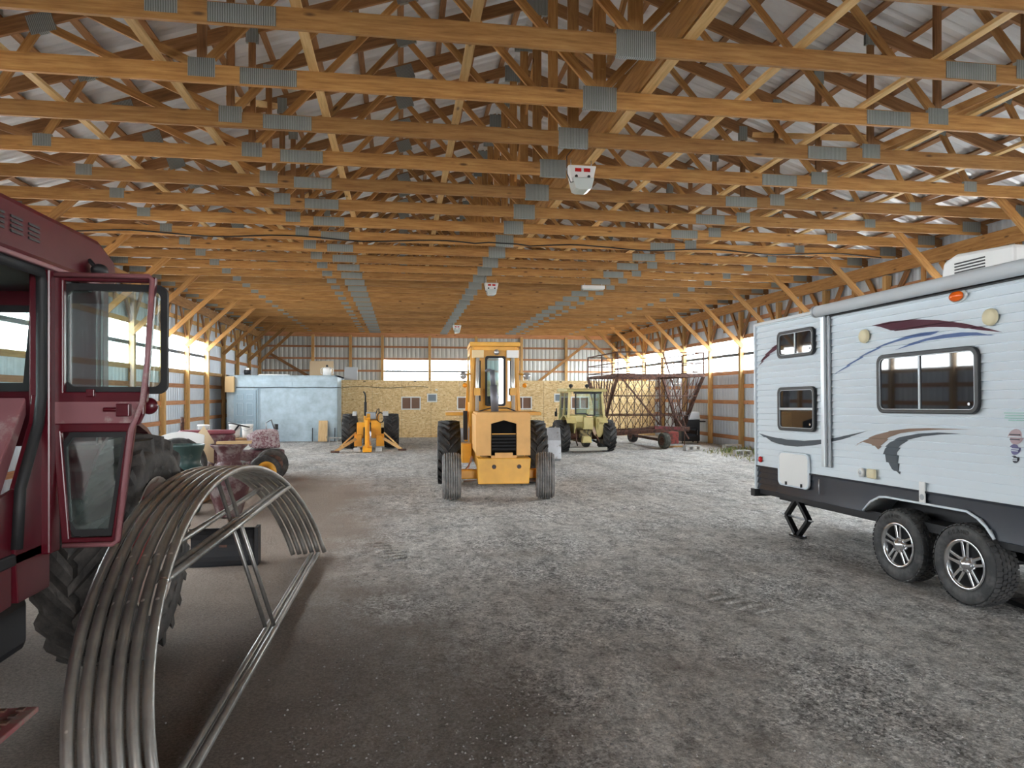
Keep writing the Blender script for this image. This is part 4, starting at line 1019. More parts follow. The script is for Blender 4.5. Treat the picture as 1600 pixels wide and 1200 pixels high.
# ------------------------------------------------------------------ orange-yellow backhoe
def backhoe():
    t = thing('backhoe', 'small orange-yellow backhoe with outriggers down in front of the osb wall', 'backhoe', (-1.05, 24.45, 0), (0, 0, R(1)))
    for x in (-.68, .70):
        wh = ag_tyre(.585, .50, .32, 18, .055, -1).build('rear_tyre', TYRE, t, 0, (x, 0, .585)); 
        for s in (-1, 1): dish_rim(.32, .5, s).build('rim', YEL, wh)
        dish_disc(.32, .5, 1 if x > 0 else -1, 8).build('wheel_centre', YEL, wh)
        mb = MB(); a = [(.66 * cos(R(q)), .585 + .66 * sin(R(q))) for q in range(25, 126, 10)]; b = [(.63 * cos(R(q)), .585 + .63 * sin(R(q))) for q in range(125, 24, -10)]
        mb.prism(a + b, 'X', x * .62 - .03, x * .62 + .16 if x > 0 else x * .62 - .16); mb.build('fender', mat('pale_grey_fender', (.62, .62, .60), .6), t)
    for x in (-.55, .57):
        wh = rib_tyre(.36, .22, .2, 4).build('front_tyre', TYRE, t, 0, (x, 1.95, .36)); dish_rim(.2, .22, 1).build('rim', YEL, wh)
    MB().cyl((-.66, 0, .585), (.66, 0, .585), .11, 12).build('rear_axle', DARK, t); MB().span((-.5, 1.9, .32), (.5, 2.0, .44)).build('front_axle', DARK, t)
    mb = MB(); mb.span((-.22, -.6, .40), (.22, 2.3, .62)); mb.build('chassis', DARK, t, .02)
    mb = MB(); mb.span((-.26, .95, .62), (.26, 2.4, 1.08)); mb.build('hood', ORANGE, t, .04)
    mb = MB(); mb.cyl((-.20, 1.0, .95), (-.20, 1.0, 1.55), .045, 12); mb.tube([(-.20, 1.0, 1.5), (-.20, 1.0, 1.75), (-.22, 1.0, 1.85), (-.27, 1.0, 1.92)], .028, 10); mb.build('exhaust_stack', DARK, t)
    mb = MB(); mb.span((-.17, .70, .95), (.17, .95, 1.20)); mb.build('dashboard', GREY, t, .02)
    mb = MB(); mb.tube([(.33 + .0 * a + .12 * sin(a * pi / 8), .35, 1.02 + .17 * cos(a * pi / 8)) for a in range(16)], .02, 6, 0, True); mb.build('steering_wheel', BLACK, t)
    MB().tube([(.17, .5, 1.15), (.22, .48, 1.30), (.27, .45, 1.33), (.28, .45, 1.15)], .018, 6).build('control_lever', BLACK, t)
    mb = MB(); mb.span((-.18, -.15, .62), (.2, .25, .86)); mb.build('seat', BLACK, t, .03)
    # backhoe frame
    mb = MB(); mb.span((-.42, -.75, .48), (-.10, -.60, .90)); mb.prism([(.04, .50), (.36, .50), (.36, .86), (.22, .95), (.04, .95)], 'Y', -.75, -.60); mb.build('frame_plate', ORANGE, t, .01)
    mb = MB(); mb.prism([(-.42, .50), (-.26, .50), (-.26, .12), (-.50, .12), (-.50, .34)], 'Y', -.82, -.62); mb.prism([(.20, .50), (.36, .50), (.46, .30), (.46, .12), (.20, .12)], 'Y', -.82, -.62); mb.span((-.5, -.75, .38), (.46, -.62, .52)); mb.build('stabiliser_frame', ORANGE, t, .008)
    # boom, dipper and swing post
    mb = MB(); mb.bar((-.09, -.95, .30), (-.09, -1.35, 1.02), .10, .09); mb.bar((-.04, -1.35, 1.02), (-.04, -1.0, 1.14), .12, .12); mb.build('boom', ORANGE, t, .01)
    mb = MB(); mb.bar((-.09, -1.45, 1.0), (-.09, -1.62, .10), .09, .10); mb.bar((-.02, -1.40, .95), (-.02, -1.56, .12), .05, .03); mb.build('dipper', ORANGE, t, .008)
    MB().cyl((-.0, -1.30, .9), (.05, -1.45, .2), .03, 10).build('ram', CHROME, t)
    mb = MB(); mb.prism([(-1.72, .0), (-1.44, .0), (-1.42, .18), (-1.68, .12)], 'X', -.20, .08); mb.build('hoe_bucket', ORANGE, t, .006)
    mb = MB(); mb.span((-.20, -1.0, .2), (.02, -.78, .75)); mb.build('swing_post', DARK, t, .01)
    for s in (-1, 1):
        mb = MB(); mb.bar((s * .46, -.78, .36), (s * 1.02, -1.7 if s < 0 else -1.2, .04), .09, .09); mb.bar((s * .46, -.74, .56), (s * .90, -1.5 if s < 0 else -1.05, .16), .05, .05); mb.build('outrigger', worn('pale_orange_steel', (.78, .47, .18), (.35, .22, .12), .6, .6, 8) if 'pale_orange_steel' not in bpy.data.materials else bpy.data.materials['pale_orange_steel'], t, .006)
        MB().box((s * 1.04, -1.72 if s < 0 else -1.22, .03), (.26, .2, .05)).build('outrigger_pad', RUST, t, .006)
    return t
backhoe()
def block(name, x, y, rz, label, w=.40, h=.19, d=.19, z=0, lie=False):
    mb = MB(); o = [(-w / 2, 0), (w / 2, 0), (w / 2, h), (-w / 2, h)]
    # block with two open cores
    for a in (-1, 0, 1): mb.span((a * (w / 2 - .02) - .02, -d / 2, 0), (a * (w / 2 - .02) + .02, d / 2, h))
    mb.span((-w / 2, -d / 2, 0), (w / 2, d / 2, .035)); mb.span((-w / 2, -d / 2, h - .035), (w / 2, d / 2, h))
    b = mb.build(name, CONC, None, 0, (x, y, z), (0, 0, rz)); return tag(b, label, 'block')
block('concrete_block', -2.30, 26.3, .1, 'light hollow concrete block beside the backhoe tyre at the osb wall corner', .60, .27, .25)
for s, lb in ((-1, 'grey concrete footing block under the exhaust side of the backhoe'), (1, 'grey concrete footing block under the steering wheel side of the backhoe')):
    o = MB().box((0, 0, .06), (.20, .2, .12)).build('footing_block', CONC, None, .01, (-1.05 + s * .34 - .02, 23.05, 0)); tag(o, lb, 'block')

# ------------------------------------------------------------------ cream cab tractor
def tractor_cream():
    t = thing('cab_tractor', 'cream yellow cab tractor seen from behind next to the lattice wagon', 'tractor', (5.70, 21.9, 0), (0, 0, R(1)))
    for x in (-.74, .74):
        wh = ag_tyre(.51, .42, .28, 18, .055, -1).build('rear_tyre', TYRE, t, 0, (x, 0, .51))
        for s in (-1, 1): dish_rim(.28, .42, s).build('rim', CREAM_RIM, wh)
        dish_disc(.28, .42, 1 if x > 0 else -1, 8).build('wheel_centre', CREAMY, wh)
        a = [(.62 * cos(R(q)), .53 + .64 * sin(R(q))) for q in range(10, 141, 13)]; b = [(.58 * cos(R(q)), .53 + .60 * sin(R(q))) for q in range(140, 9, -13)]
        s = 1 if x > 0 else -1
        mb = MB(); mb.prism(a + b, 'X', s * .36, s * .66); mb.prism(a + [(-.3, .6), (.6, .6)], 'X', s * .36, s * .40); mb.build('fender', CREAMY, t, .01)
    for x in (-.6, .6):
        wh = rib_tyre(.36, .2, .2, 4).build('front_tyre', TYRE, t, 0, (x, 1.9, .36)); dish_rim(.2, .2, 1).build('rim', CREAM_RIM, wh)
    MB().cyl((-.7, 0, .51), (.7, 0, .51), .12, 12).build('rear_axle', RUST, t); MB().span((-.55, 1.85, .3), (.55, 1.95, .42)).build('front_axle', DARK, t)
    mb = MB(); mb.span((-.2, -.25, .30), (.2, 2.2, .70)); mb.build('transmission', worn('greasy_cream', (.30, .23, .10), (.05, .04, .03), .6, .5, 9), t, .04)
    mb = MB(); mb.span((-.28, .95, .70), (.28, 2.35, 1.12)); mb.build('hood', CREAMY, t, .05)
    mb = MB(); mb.prism([(-.16, .30), (.16, .30), (.13, .52), (-.13, .52)], 'Y', -.40, -.22); mb.build('rear_housing', CREAMY, t, .03)
    # cab
    for s in (-1, 1):
        mb = MB(); mb.bar((s * .58, -.30, 1.08), (s * .52, -.22, 1.90), .07, .07, (0, 1, 0)); mb.build('rear_post', CREAMY, t, .01)
        mb = MB(); mb.bar((s * .60, .85, .95), (s * .54, .80, 1.90), .06, .06, (0, 1, 0)); mb.build('front_post', CREAMY, t, .01)
        mb = MB(); mb.bar((s * .60, .25, 1.10), (s * .54, .28, 1.90), .05, .05, (0, 1, 0)); mb.build('middle_post', CREAMY, t, .01)
        MB().prism([(-.26, 1.16), (.82, 1.02), (.78, 1.86), (-.20, 1.86)], 'X', s * .565 - .004, s * .565 + .004).build('side_glass', GLASS, t)
    mb = MB(); mb.prism([(-.40, 1.90), (.95, 1.90), (1.0, 1.94), (.9, 2.0), (-.30, 2.0), (-.44, 1.95)], 'X', -.64, .64); mb.build('roof', CREAMY, t, .02)
    o1 = [(-.36, 1.87), (.30, 1.87), (.30, 1.14), (.04, 1.14), (-.02, 1.19), (-.36, 1.19)]; i1 = [(-.32, 1.83), (.26, 1.83), (.26, 1.18), (.06, 1.18), (0, 1.23), (-.32, 1.23)]
    mb = MB(); ring(mb, o1, i1, 'Y', -.29, -.25); rw = mb.build('rear_window_seal', SEAL, t); MB().prism(i1, 'Y', -.272, -.266).build('glass', GLASS, rw)
    MB().span((-.40, -.30, 1.84), (.5, -.24, 1.90)).build('rear_header', BLACK, t)
    mb = MB(); mb.span((-.52, -.28, .95), (-.1, -.22, 1.15)); mb.build('rear_panel', CREAMY, t, .01)
    MB().span((.30, -.27, 1.12), (.44, -.25, 1.86)).build('corner_glass', GLASS, t)
    mb = MB(); mb.span((-.10, -.34, .72), (.22, -.22, 1.10)); mb.build('valve_cover', CREAMY, t, .02)
    mb = MB(); mb.prism([(.30, 1.10), (.58, 1.10), (.58, .62), (.44, .45), (.32, .50)], 'Y', -.34, -.1); mb.build('side_tank', CREAMY, t, .04)
    mb = MB(); mb.span((-.2, .15, .95), (.15, .35, 1.35)); mb.build('seat', CREAMY, t, .04)
    # lift arms, top link, drawbar, lamps
    for s in (-1, 1):
        MB().bar((s * .28, -.10, .36), (s * .40, -.72, .26), .06, .035, (1, 0, 0)).build('lift_arm', DARK, t, .004); MB().cyl((s * .30, -.2, .70), (s * .37, -.5, .30), .018, 8).build('lift_rod', RUST, t)
    MB().bar((.22, -.25, .80), (.30, -.3, .55), .09, .03).build('lever_plate', mat('pinkish_primer', (.55, .40, .30), .7), t)
    MB().tube([(.05, -.35, .72), (.0, -.42, .6), (.1, -.42, .5), (.14, -.36, .62)], .016, 6).build('hydraulic_hose', BLACK, t)
    MB().bar((-.62, -.62, .12), (.55, -.70, .14), .10, .08, (0, 1, 0)).build('drawbar', mat('pale_timber_grey', (.40, .38, .33), .8), t, .01)
    for x, n_ in ((-.50, 'beacon_lamp'), (.02, 'work_lamp')):
        mb = MB(); mb.lathe([(-.05, .001), (-.05, .055), (.04, .06), (.05, .03), (.05, .001)], 14, 'Y'); mb.build(n_, DARK, t, 0, (x, -.30, 2.08)); MB().cyl((x, -.30, 1.98), (x, -.30, 2.06), .018, 8).build('lamp_stem', DARK, t)
    MB().cyl((-.72, .7, 1.2), (-.72, .7, 1.36), .02, 8).build('mirror_stem', DARK, t); MB().span((-.78, .68, 1.10), (-.70, .71, 1.26)).build('mirror', DARK, t)
    return t
tractor_cream()

# ------------------------------------------------------------------ steel lattice wagon
def wagon():
    t = thing('lattice_wagon', 'rusty V-shaped steel lattice wagon with railings by the window wall', 'wagon', (8.55, 24.5, 0))
    x0, x1, y0, y1 = -1.5, 1.5, -1.85, 1.95       # top rectangle
    zt_, zr = 2.45, 3.22; yb0, yb1, zb = -.25, .55, .55
    # top frame and railing
    for ya in (y0, y1): MB().bar((x0, ya, zt_), (x1, ya, zt_), .10, .08).build('top_beam', RUST, t)
    for xa in (x0, x1): MB().bar((xa, y0, zt_), (xa, y1, zt_), .08, .08, (1, 0, 0)).build('top_beam', RUST, t)
    for z in (zt_ + .13, zt_ + .42, zr):
        mb = MB(); mb.tube([(x0, y0, z), (x1, y0, z), (x1, y1, z), (x0, y1, z)], .018 if z < zr else .024, 6, 0, True); mb.build('rail', RUST, t)
    for xa in (x0, x1):
        for ya in (y0, 0.05, y1): MB().cyl((xa, ya, zt_), (xa, ya, zr), .024, 6).build('rail_post', RUST, t)
    for xa in (-.55, .45):
        for ya in (y0, y1): MB().cyl((xa, ya, zt_), (xa, ya, zr if ya > 0 else zt_ + .42), .018, 6).build('rail_post', RUST, t)
    # sloping corner beams
    for xa in (x0, x1):
        for ya, yb in ((y0, yb0), (y1, yb1)): MB().bar((xa, ya, zt_), (xa, yb, zb + .3), .10, .08, (1, 0, 0)).build('corner_beam', RUST, t)
    # lattice sides: crossing flat rods
    def side(ya, yb):
        P = lambda u, v: (x0 + (x1 - x0) * u, ya + (yb - ya) * v, zt_ + (zb - zt_) * v)
        mb = MB(); n = 11; sl_ = .2
        for sg in (-1, 1):
            for k in range(-4, n + 5):
                u0 = k / n; u1 = u0 + sg * sl_; a, b = 0., 1.
                if (u0 < 0 and u1 < 0) or (u0 > 1 and u1 > 1): continue
                for lim, inside in ((0, lambda u: u >= 0), (1, lambda u: u <= 1)):
                    if inside(u0) != inside(u1):
                        q = (lim - u0) / (u1 - u0)
                        if inside(u0): b = min(b, q)
                        else: a = max(a, q)
                if b - a < .03: continue
                mb.cyl(P(u0 + (u1 - u0) * a, a), P(u0 + (u1 - u0) * b, b), .012, 5)
        mb.build('lattice_side', RUST, t)
        for v in (.36, .72, 1.): MB().cyl(P(0, v), P(1, v), .022, 6).build('lattice_rail', RUST, t)
    side(y0, yb0); side(y1, yb1)
    # slanting end panel of crossing rods
    for xa in (x0, x1):
        mb = MB(); n = 10
        L = lambda u: (y0 + (y1 - y0) * u); B = lambda u: (yb0 + (yb1 - yb0) * u)
        for k in range(n + 1):
            for sg in (-1, 1):
                u0 = k / n; u1 = min(1, max(0, u0 + sg * .22)); mb.cyl((xa, L(u0), zt_), (xa, B(u1), zb), .012, 5)
        mb.build('lattice_end', RUST, t)
    # big crossing braces on the open side
    MB().bar((x0 + .05, y0 - .02, zt_), (x1 - 1.15, yb0 - .55, .75), .05, .05).build('brace', RUST, t)
    MB().bar((-.10, y0 - .04, zr - .7), (.35, yb0 - .65, .75), .045, .045).build('brace', RUST, t)
    MB().bar((.05, y0 - .04, zr), (1.15, y0 + .7, .7), .04, .04).build('brace', RUST, t)
    MB().bar((.75, y0 + .9, 1.25), (1.1, y0 + .3, .30), .04, .04).build('brace', RUST, t)
    # platform boards at the two top ends
    MB().box((x0 + .35, y0 + .55, zt_ + .06), (.55, 1.0, .03)).build('catwalk', RUST, t); MB().box((x1 - .5, y0 + .5, zt_ + .05), (.8, .5, .05)).build('catwalk', RUST, t)
    MB().tube([(.75, y0, zt_ + .1), (.78, y0, zt_ + .42), (1.12, y0, zt_ + .40), (1.14, y0, zt_ + .1)], .018, 6).build('grab_handle', RUST, t)
    # chassis: beam, drawbar, axle and wheels, gear mechanism
    MB().bar((-1.9, -.9, .42), (1.4, -.9, .62), .12, .10, (0, 1, 0)).build('drawbar', RUST, t); MB().bar((-1.9, -.8, .40), (.1, -1.3, .72), .08, .08, (0, 1, 0)).build('drawbar', RUST, t)
    MB().bar((0, yb0, zb), (0, yb1, zb), .1, .1, (1, 0, 0)).build('keel_beam', RUST, t)
    for xa in (-1.2, -.3, .6, 1.35): MB().bar((xa, -.9, .55), (xa, .6, .55), .08, .06, (1, 0, 0)).build('cross_beam', RUST, t)
    for ya in (-1.8, 1.5):
        wh = rib_tyre(.27, .22, .15, 5).build('wheel_tyre', worn('greenish_old_tyre', (.06, .062, .05), (.16, .15, .12), .8, .55, 8) if ya < 0 else TYRE, t, 0, (.13, ya, .27), (0, 0, .15)); dish_rim(.15, .22, 1).build('rim', RUST, wh)
    MB().bar((.13, -1.8, .27), (.13, 1.5, .27), .09, .09, (1, 0, 0)).build('axle', RUST, t)
    mb = MB(); mb.span((.30, -1.62, .14), (.72, -1.2, .55)); mb.build('gearbox', worn('rusty_red_paint', (.32, .055, .045), (.12, .05, .04), .7, .5, 8), t, .03)
    mb = MB(); mb.tube([(.32, -1.66, .06), (.32, -1.66, .72), (.9, -1.66, .72), (.9, -1.66, .06)], .015, 6); mb.build('stand', RUST, t)
    MB().bar((-.1, -1.5, .70), (.8, -1.5, .66), .1, .08).build('gear_beam', worn('dark_red_beam', (.22, .04, .05), (.1, .05, .04), .7, .5, 8), t)
    return t
wagon()
# ------------------------------------------------------------------ painted room and OSB partition at the back
mb = MB(); mb.span((-6.6, 28.4, .0), (-2.49, 28.5, 2.56)); mb.span((-2.55, 28.4, 0), (-2.49, 31.6, 2.56)); mb.span((-6.6, 28.4, 2.5), (-2.49, 31.6, 2.56)); mb.span((-6.6, 28.4, 0), (-6.54, 31.6, 2.56))
room = mb.build('storage_room', BLUE); tag(room, 'pale blue painted plywood room built into the barn corner', 'room')
for x0, x1, z0, z1, nm in ((-6.5, -2.5, 2.05, 2.065, 'panel_seam'), (-5.4, -5.385, 0, 2.05, 'panel_seam'), (-4.2, -4.19, 2.06, 2.30, 'panel_seam'), (-5.4, -2.6, 2.30, 2.306, 'panel_seam')):
    MB().span((x0, 28.388, z0), (x1, 28.402, z1)).build(nm, BLUE_D, room)
d = MB(); d.span((-6.34, 28.36, .02), (-5.52, 28.402, 1.98)); dr = d.build('room_door', BLUE_D, room, .006)
for x in (-6.24, -5.88):
    for z0, z1 in ((.25, .85), (1.0, 1.50), (1.62, 1.84)):
        m = MB(); ring(m, rrect(x, x + .26, z0, z1, .02), rrect(x + .03, x + .23, z0 + .03, z1 - .03, .015), 'Y', 28.345, 28.362); m.build('door_panel', BLUE, dr)
MB().span((-5.50, 28.37, 0), (-5.44, 28.40, 2.04)).build('door_casing', BLUE_D, room)
MB().span((-6.62, 28.2, 1.90), (-6.3, 28.4, 2.5)).build('corner_board', PLY, room)
mb = MB(); mb.span((-2.49, 30.3, 0), (11.16, 30.38, 2.42))
wp = tag(mb.build('wall_partition', OSB), kind='structure')
for k in range(11): MB().span((-2.45 + k * 1.22, 30.293, 0.02), (-2.442 + k * 1.22, 30.302, 2.4)).build('board_seam', WOOD_D, wp)
for k in range(6): MB().span((-1.6 + k * 2.1, 30.29, 2.35), (-1.5 + k * 2.1, 30.305, 2.385)).build('vent_slot', BLACK, wp)
# timber roof edge of the partition and the shelter floor behind
MB().span((-2.49, 30.38, 2.36), (11.16, 33.5, 2.42)).build('loft_deck', OSB, wp)
def osb_window(x0, x1, z0, z1, kind):
    global nw; nw += 1
    m = MB(); fo = [(x0, z0), (x1, z0), (x1, z1), (x0, z1)]; w = .05
    fi = [(x0 + w, z0 + w), (x1 - w, z0 + w), (x1 - w, z1 - w), (x0 + w, z1 - w)]
    ring(m, fo, fi, 'Y', 30.25, 30.31); o = tag(m.build('window_%d' % nw, WHITE_P), kind='structure')
    if kind == 'slider':
        MB().span(((x0 + x1) / 2 - .02, 30.255, z0 + w), ((x0 + x1) / 2 + .02, 30.30, z1 - w)).build('mullion', WHITE_P, o)
        MB().span((x0 + w, 30.282, z0 + w), (x1 - w, 30.29, z1 - w)).build('window_pane', mat('brown_room_glass', (.20, .105, .065), .5) if 'brown_room_glass' not in bpy.data.materials else bpy.data.materials['brown_room_glass'], o)
    else:
        MB().span((x0 + w, 30.28, z0 + w), (x1 - w, 30.29, z1 - w)).build('window_pane', mat('grey_vent_pane', (.16, .20, .23), .3) if 'grey_vent_pane' not in bpy.data.materials else bpy.data.materials['grey_vent_pane'], o)
for x, k in ((-.03, 'slider'), (2.32, 'slider'), (4.75, 'slider'), (7.30, 'slider')): osb_window(x, x + .82, 1.17, 1.73, k)
for x in (1.05, 6.55): osb_window(x, x + .43, 1.49, 1.86, 'vent')
pts = [(-6.25 + i * .2, 28.37, 2.085 + .008 * sin(i)) for i in range(19)] + [(-2.46, 28.37, 2.09), (-2.46, 30.27, 2.09)] + [(-2.3 + i * .2, 30.275, 2.12 + .03 * sin(i * .55)) for i in range(18)]
o = MB().tube(pts, .011, 5).build('wire', BLACK); tag(o, 'dark wire sagging across the blue room and osb wall', 'wire')
o = MB().box((0, 0, 0), (.10, .03, .06)).build('junction_box', WHITE_P, None, .004, (1.45, 30.284, 2.02), (0, .5, 0)); tag(o, 'small white box where the wire ends on the osb wall', 'junction box')
# leaning plywood and stakes
o = MB().bar((0, 0, 0), (0, .22, .80), .34, .016, (0, 1, -.2)).build('plywood_piece', PLY, None, 0, (-3.02, 28.14, 0)); tag(o, 'tan plywood offcut leaning on the pale blue room', 'plywood')
for x, lb in ((-3.42, 'thin dark stake standing on the door side of the tan plywood offcut'), (-2.58, 'thin dark stake standing at the blue room corner near the backhoe')):
    o = MB().bar((x, 28.30, 0), (x, 28.34, .52), .03, .03, (1, 0, 0)).build('stake', DARK); tag(o, lb, 'stake')
# things on top of the blue room
t = thing('handled_tank', 'white tank with handles standing on the blue room roof', 'tank', (-2.92, 28.8, 2.56))
mb = MB(); mb.lathe([(0, .001), (0, .16), (.28, .17), (.33, .12), (.34, .001)], 20, 'Z'); mb.build('tank_body', WHITE_P, t)
for s in (-1, 1): MB().tube([(s * .17, 0, .05), (s * .23, 0, .08), (s * .24, 0, .26), (s * .16, 0, .32)], .014, 6).build('handle', WHITE_P, t)
MB().cyl((0, 0, .33), (0, 0, .42), .04, 10).build('valve', DARK, t)
o = MB().box((0, 0, .02), (1.1, .5, .04)).build('sheet_metal', WHITE_P, None, 0, (-4.95, 29.0, 2.562)); tag(o, 'flat pale sheet lying on the blue room roof', 'sheet')
t = thing('small_motor', 'small grey motor on the blue room roof above its door', 'motor', (-5.9, 28.7, 2.56))
mb = MB(); mb.cyl((-.12, 0, .12), (.12, 0, .12), .09, 14); mb.span((-.1, -.08, 0), (.1, .08, .04)); mb.build('motor_body', DARK, t); MB().cyl((-.13, 0, .12), (-.2, 0, .12), .02, 8).build('shaft', STEEL, t); MB().box((0, 0, .24), (.1, .1, .08)).build('terminal_box', WHITE_P, t)
o = MB().span((-3.9, 31.3, 2.56), (-2.9, 31.35, 3.25)).build('brown_board', BOARD); tag(o, 'brown board standing behind the white tank over the blue room', 'board')
o = MB().span((-2.45, 31.3, 2.42), (-1.9, 31.35, 3.0)).build('grey_board', GREY); tag(o, 'grey board standing over the osb wall corner near the white tank', 'board')

# ------------------------------------------------------------------ stove, ladder and blocks at the camper side
t = thing('pellet_stove', 'black stove with pale hood standing by the wooden post', 'stove', (10.62, 25.35, 0))
mb = MB(); mb.span((-.36, -.28, .08), (.36, .28, .88)); mb.build('stove_body', BLACK, t, .015)
mb = MB(); mb.prism([(-.30, .88), (.28, .88), (.24, 1.16), (-.20, 1.16)], 'X', -.37, .37); mb.build('hood', mat('pale_grey_enamel', (.45, .47, .48), .4), t, .02)
mb = MB(); ring(mb, rrect(-.26, .26, .20, .62, .03), rrect(-.20, .20, .26, .56, .02), 'Y', -.31, -.28); mb.build('fire_door', DARK, t); MB().span((-.2, -.295, .26), (.2, -.285, .56)).build('door_glass', GLASS_T, t)
MB().tube([(.22, -.31, .30), (.22, -.35, .32), (.22, -.35, .48), (.22, -.31, .50)], .012, 6).build('handle', CHROME, t)
MB().span((.36, -.2, .78), (.62, .1, .83)).build('side_shelf', BLACK, t, .006)
for x in (-.3, .3):
    for y in (-.22, .22): MB().cyl((x, y, 0), (x, y, .09), .025, 8).build('leg', BLACK, t)
t = thing('step_ladder', 'pale aluminium ladder leaning on the wall behind the lattice wagon', 'ladder', (10.75, 26.6, 0), (R(-6), 0, 0))
for x in (-.2, .2): MB().bar((x, 0, .02), (x * .9, 0, 2.45), .07, .03, (0, 1, 0)).build('side_rail', STEEL, t)
for k in range(8): MB().bar((-.2, 0, .3 + k * .28), (.2, 0, .3 + k * .28), .03, .06, (0, 1, 0)).build('rung', WHITE_P, t)
o = MB().span((0, 0, 0), (.40, .3, .42)).build('tool_box', mat('teal_box', (.10, .20, .26), .5), None, .02, (7.0, 26.9, 0)); tag(o, 'small blue box on gravel behind the cream tractor tyre', 'box')
t_ = MB().span((-.18, -.18, 0), (.18, .18, .30)).build('crate', WOOD_D, None, .005, (7.15, 26.9, .0)) if False else None
block('concrete_block', 9.25, 21.75, .15, 'dusty concrete block beside the red gearbox of the lattice wagon', .55, .17)
block('concrete_block', 9.95, 19.7, -.1, 'dusty concrete block standing alone near the green weeds', .50, .17)
block('concrete_block', 10.75, 22.0, .05, 'dusty concrete block at the foot of the wooden post behind the camper', .60, .17)
o = MB().bar((-.5, 0, .03), (.5, .2, .03), .10, .05, (0, 0, 1)).build('timber_offcut', WOOD_P, None, 0, (9.4, 23.1, .0)); tag(o, 'weathered timber offcut on the ground near the stove', 'timber')
# weeds
mb = MB(); rnd = random.Random(3)
for k in range(900):
    x = 9.2 + rnd.random() ** .7 * 2.0; y = 17.4 + rnd.random() * 4.2
    if rnd.random() < .35 and x < 10: continue
    if abs(x - 9.95) < .4 and abs(y - 19.7) < .3: continue
    h = .05 + .16 * rnd.random() * (1 if x > 9.8 else .5); a = rnd.random() * 6.3; l = .06 + .05 * rnd.random()
    w_ = .012; dx, dy = cos(a), sin(a)
    mb.add([(x - dy * w_, y + dx * w_, 0), (x + dy * w_, y - dx * w_, 0), (x + dx * l * .5 + dy * w_, y + dy * l * .5 - dx * w_, h * .7), (x + dx * l * .5 - dy * w_, y + dy * l * .5 + dx * w_, h * .7), (x + dx * l, y + dy * l, h)], [(0, 1, 2, 3), (3, 2, 4)])
o = mb.build('weeds', worn('weed_green', (.16, .21, .06), (.40, .34, .16), .8, .5, 3)); tag(o, 'low green weeds growing through gravel by the camper side wall', 'weeds', kind='stuff')

# ------------------------------------------------------------------ junk on the maroon tractor side
def urn(name, x, y, prof, m, label):
    t = thing(name, label, 'planter', (x, y, 0))
    mb = MB(); mb.lathe([(.02, .001)] + prof + [(z, r - .018) for z, r in reversed(prof[-4:])] + [(prof[-4][0], .001)], 40, 'Z'); mb.build('urn_body', m, t)
    return t
u = urn('urn_planter', -2.54, 11.08, [(0, .165), (.02, .175), (.20, .225), (.42, .285), (.56, .30), (.66, .27), (.74, .215), (.80, .165), (.83, .158), (.85, .166), (.88, .160), (.90, .168), (.93, .165), (.99, .20), (1.04, .255), (1.07, .27)], BURG, 'tall burgundy urn planter with narrow ribbed neck and a board on top')
for s in (-1, 1): MB().tube([(s * .21, 0, .76), (s * .29, 0, .80), (s * .29, 0, .70), (s * .25, 0, .62)], .022, 8).build('handle', BURG, u)
u = urn('urn_planter', -3.27, 11.5, [(0, .19), (.02, .20), (.22, .27), (.42, .335), (.55, .345), (.64, .30), (.70, .24), (.76, .205), (.82, .21), (.88, .225), (.95, .245), (.97, .255), (1.02, .27), (1.04, .275)], GREENP, 'dark green urn planter between the tractor tyre and the burgundy urn')
o = MB().bar((-.24, -.02, 0), (.24, .02, 0), .15, .04, (0, 0, 1)).build('wood_board', PLY, None, .003, (-2.46, 11.05, 1.093), (0, 0, 0)); tag(o, 'short pale board lying across the burgundy urn rim', 'board')
t = thing('vintage_tractor', 'old burgundy tractor with netted seat parked beyond the urns', 'tractor', (-3.6, 15.7, 0), (0, 0, R(112)))
DR = worn('chalky_burgundy', (.10, .026, .036), (.20, .14, .135), .7, .52, 6)
mb = MB(); mb.span((-.22, -1.1, .38), (.22, 1.0, .62)); mb.build('chassis', DR, t, .03)
mb = MB(); mb.span((-.20, -.1, .62), (.20, 1.0, .98)); mb.build('engine', DR, t, .05)
for k in range(6): MB().cyl((-.2, .05 + k * .15, .8), (-.28, .05 + k * .15, .78), .045, 8).build('engine_stub', DR, t)
mb = MB(); mb.prism([(-.1, .98), (.95, .98), (1.05, .86), (1.05, 1.0), (.9, 1.08), (-.1, 1.06)], 'X', -.18, .18); mb.build('hood', worn('pink_red_paint', (.26, .06, .08), (.24, .15, .14), .6, .6, 6), t, .03)
for x in (-.55, .55):
    wh = rib_tyre(.33, .20, .20, 4).build('front_tyre', TYRE_G, t, 0, (x, .85, .33)); dish_rim(.2, .2, 1).build('rim', RUST, wh)
    wh = rib_tyre(.34, .22, .2, 4).build('rear_tyre', TYRE_D, t, 0, (x, -.75, .34)); dish_rim(.2, .22, 1).build('rim', RUST, wh)
MB().cyl((-.55, .85, .33), (.55, .85, .33), .04, 8).build('front_axle', RUST, t); MB().cyl((-.5, -.75, .34), (.5, -.75, .34), .05, 8).build('rear_axle', RUST, t)
mb = MB(); mb.prism([(-1.0, .66), (-.45, .66), (-.38, .92), (-.60, 1.04), (-.95, 1.06)], 'X', -.30, .30); mb.build('netted_seat', worn('netted_cloth', (.46, .38, .38), (.20, .08, .10), .9, .5, 22), t, .05)
mb = MB(); mb.tube([(.24 * cos(a * pi / 10), -.2 + .2 * sin(a * pi / 10), 1.16 + .05 * sin(a * pi / 10)) for a in range(20)], .016, 6, 0, True); mb.cyl((0, -.2, 1.16), (0, .0, .9), .02, 8); mb.build('steering_wheel', BLACK, t)
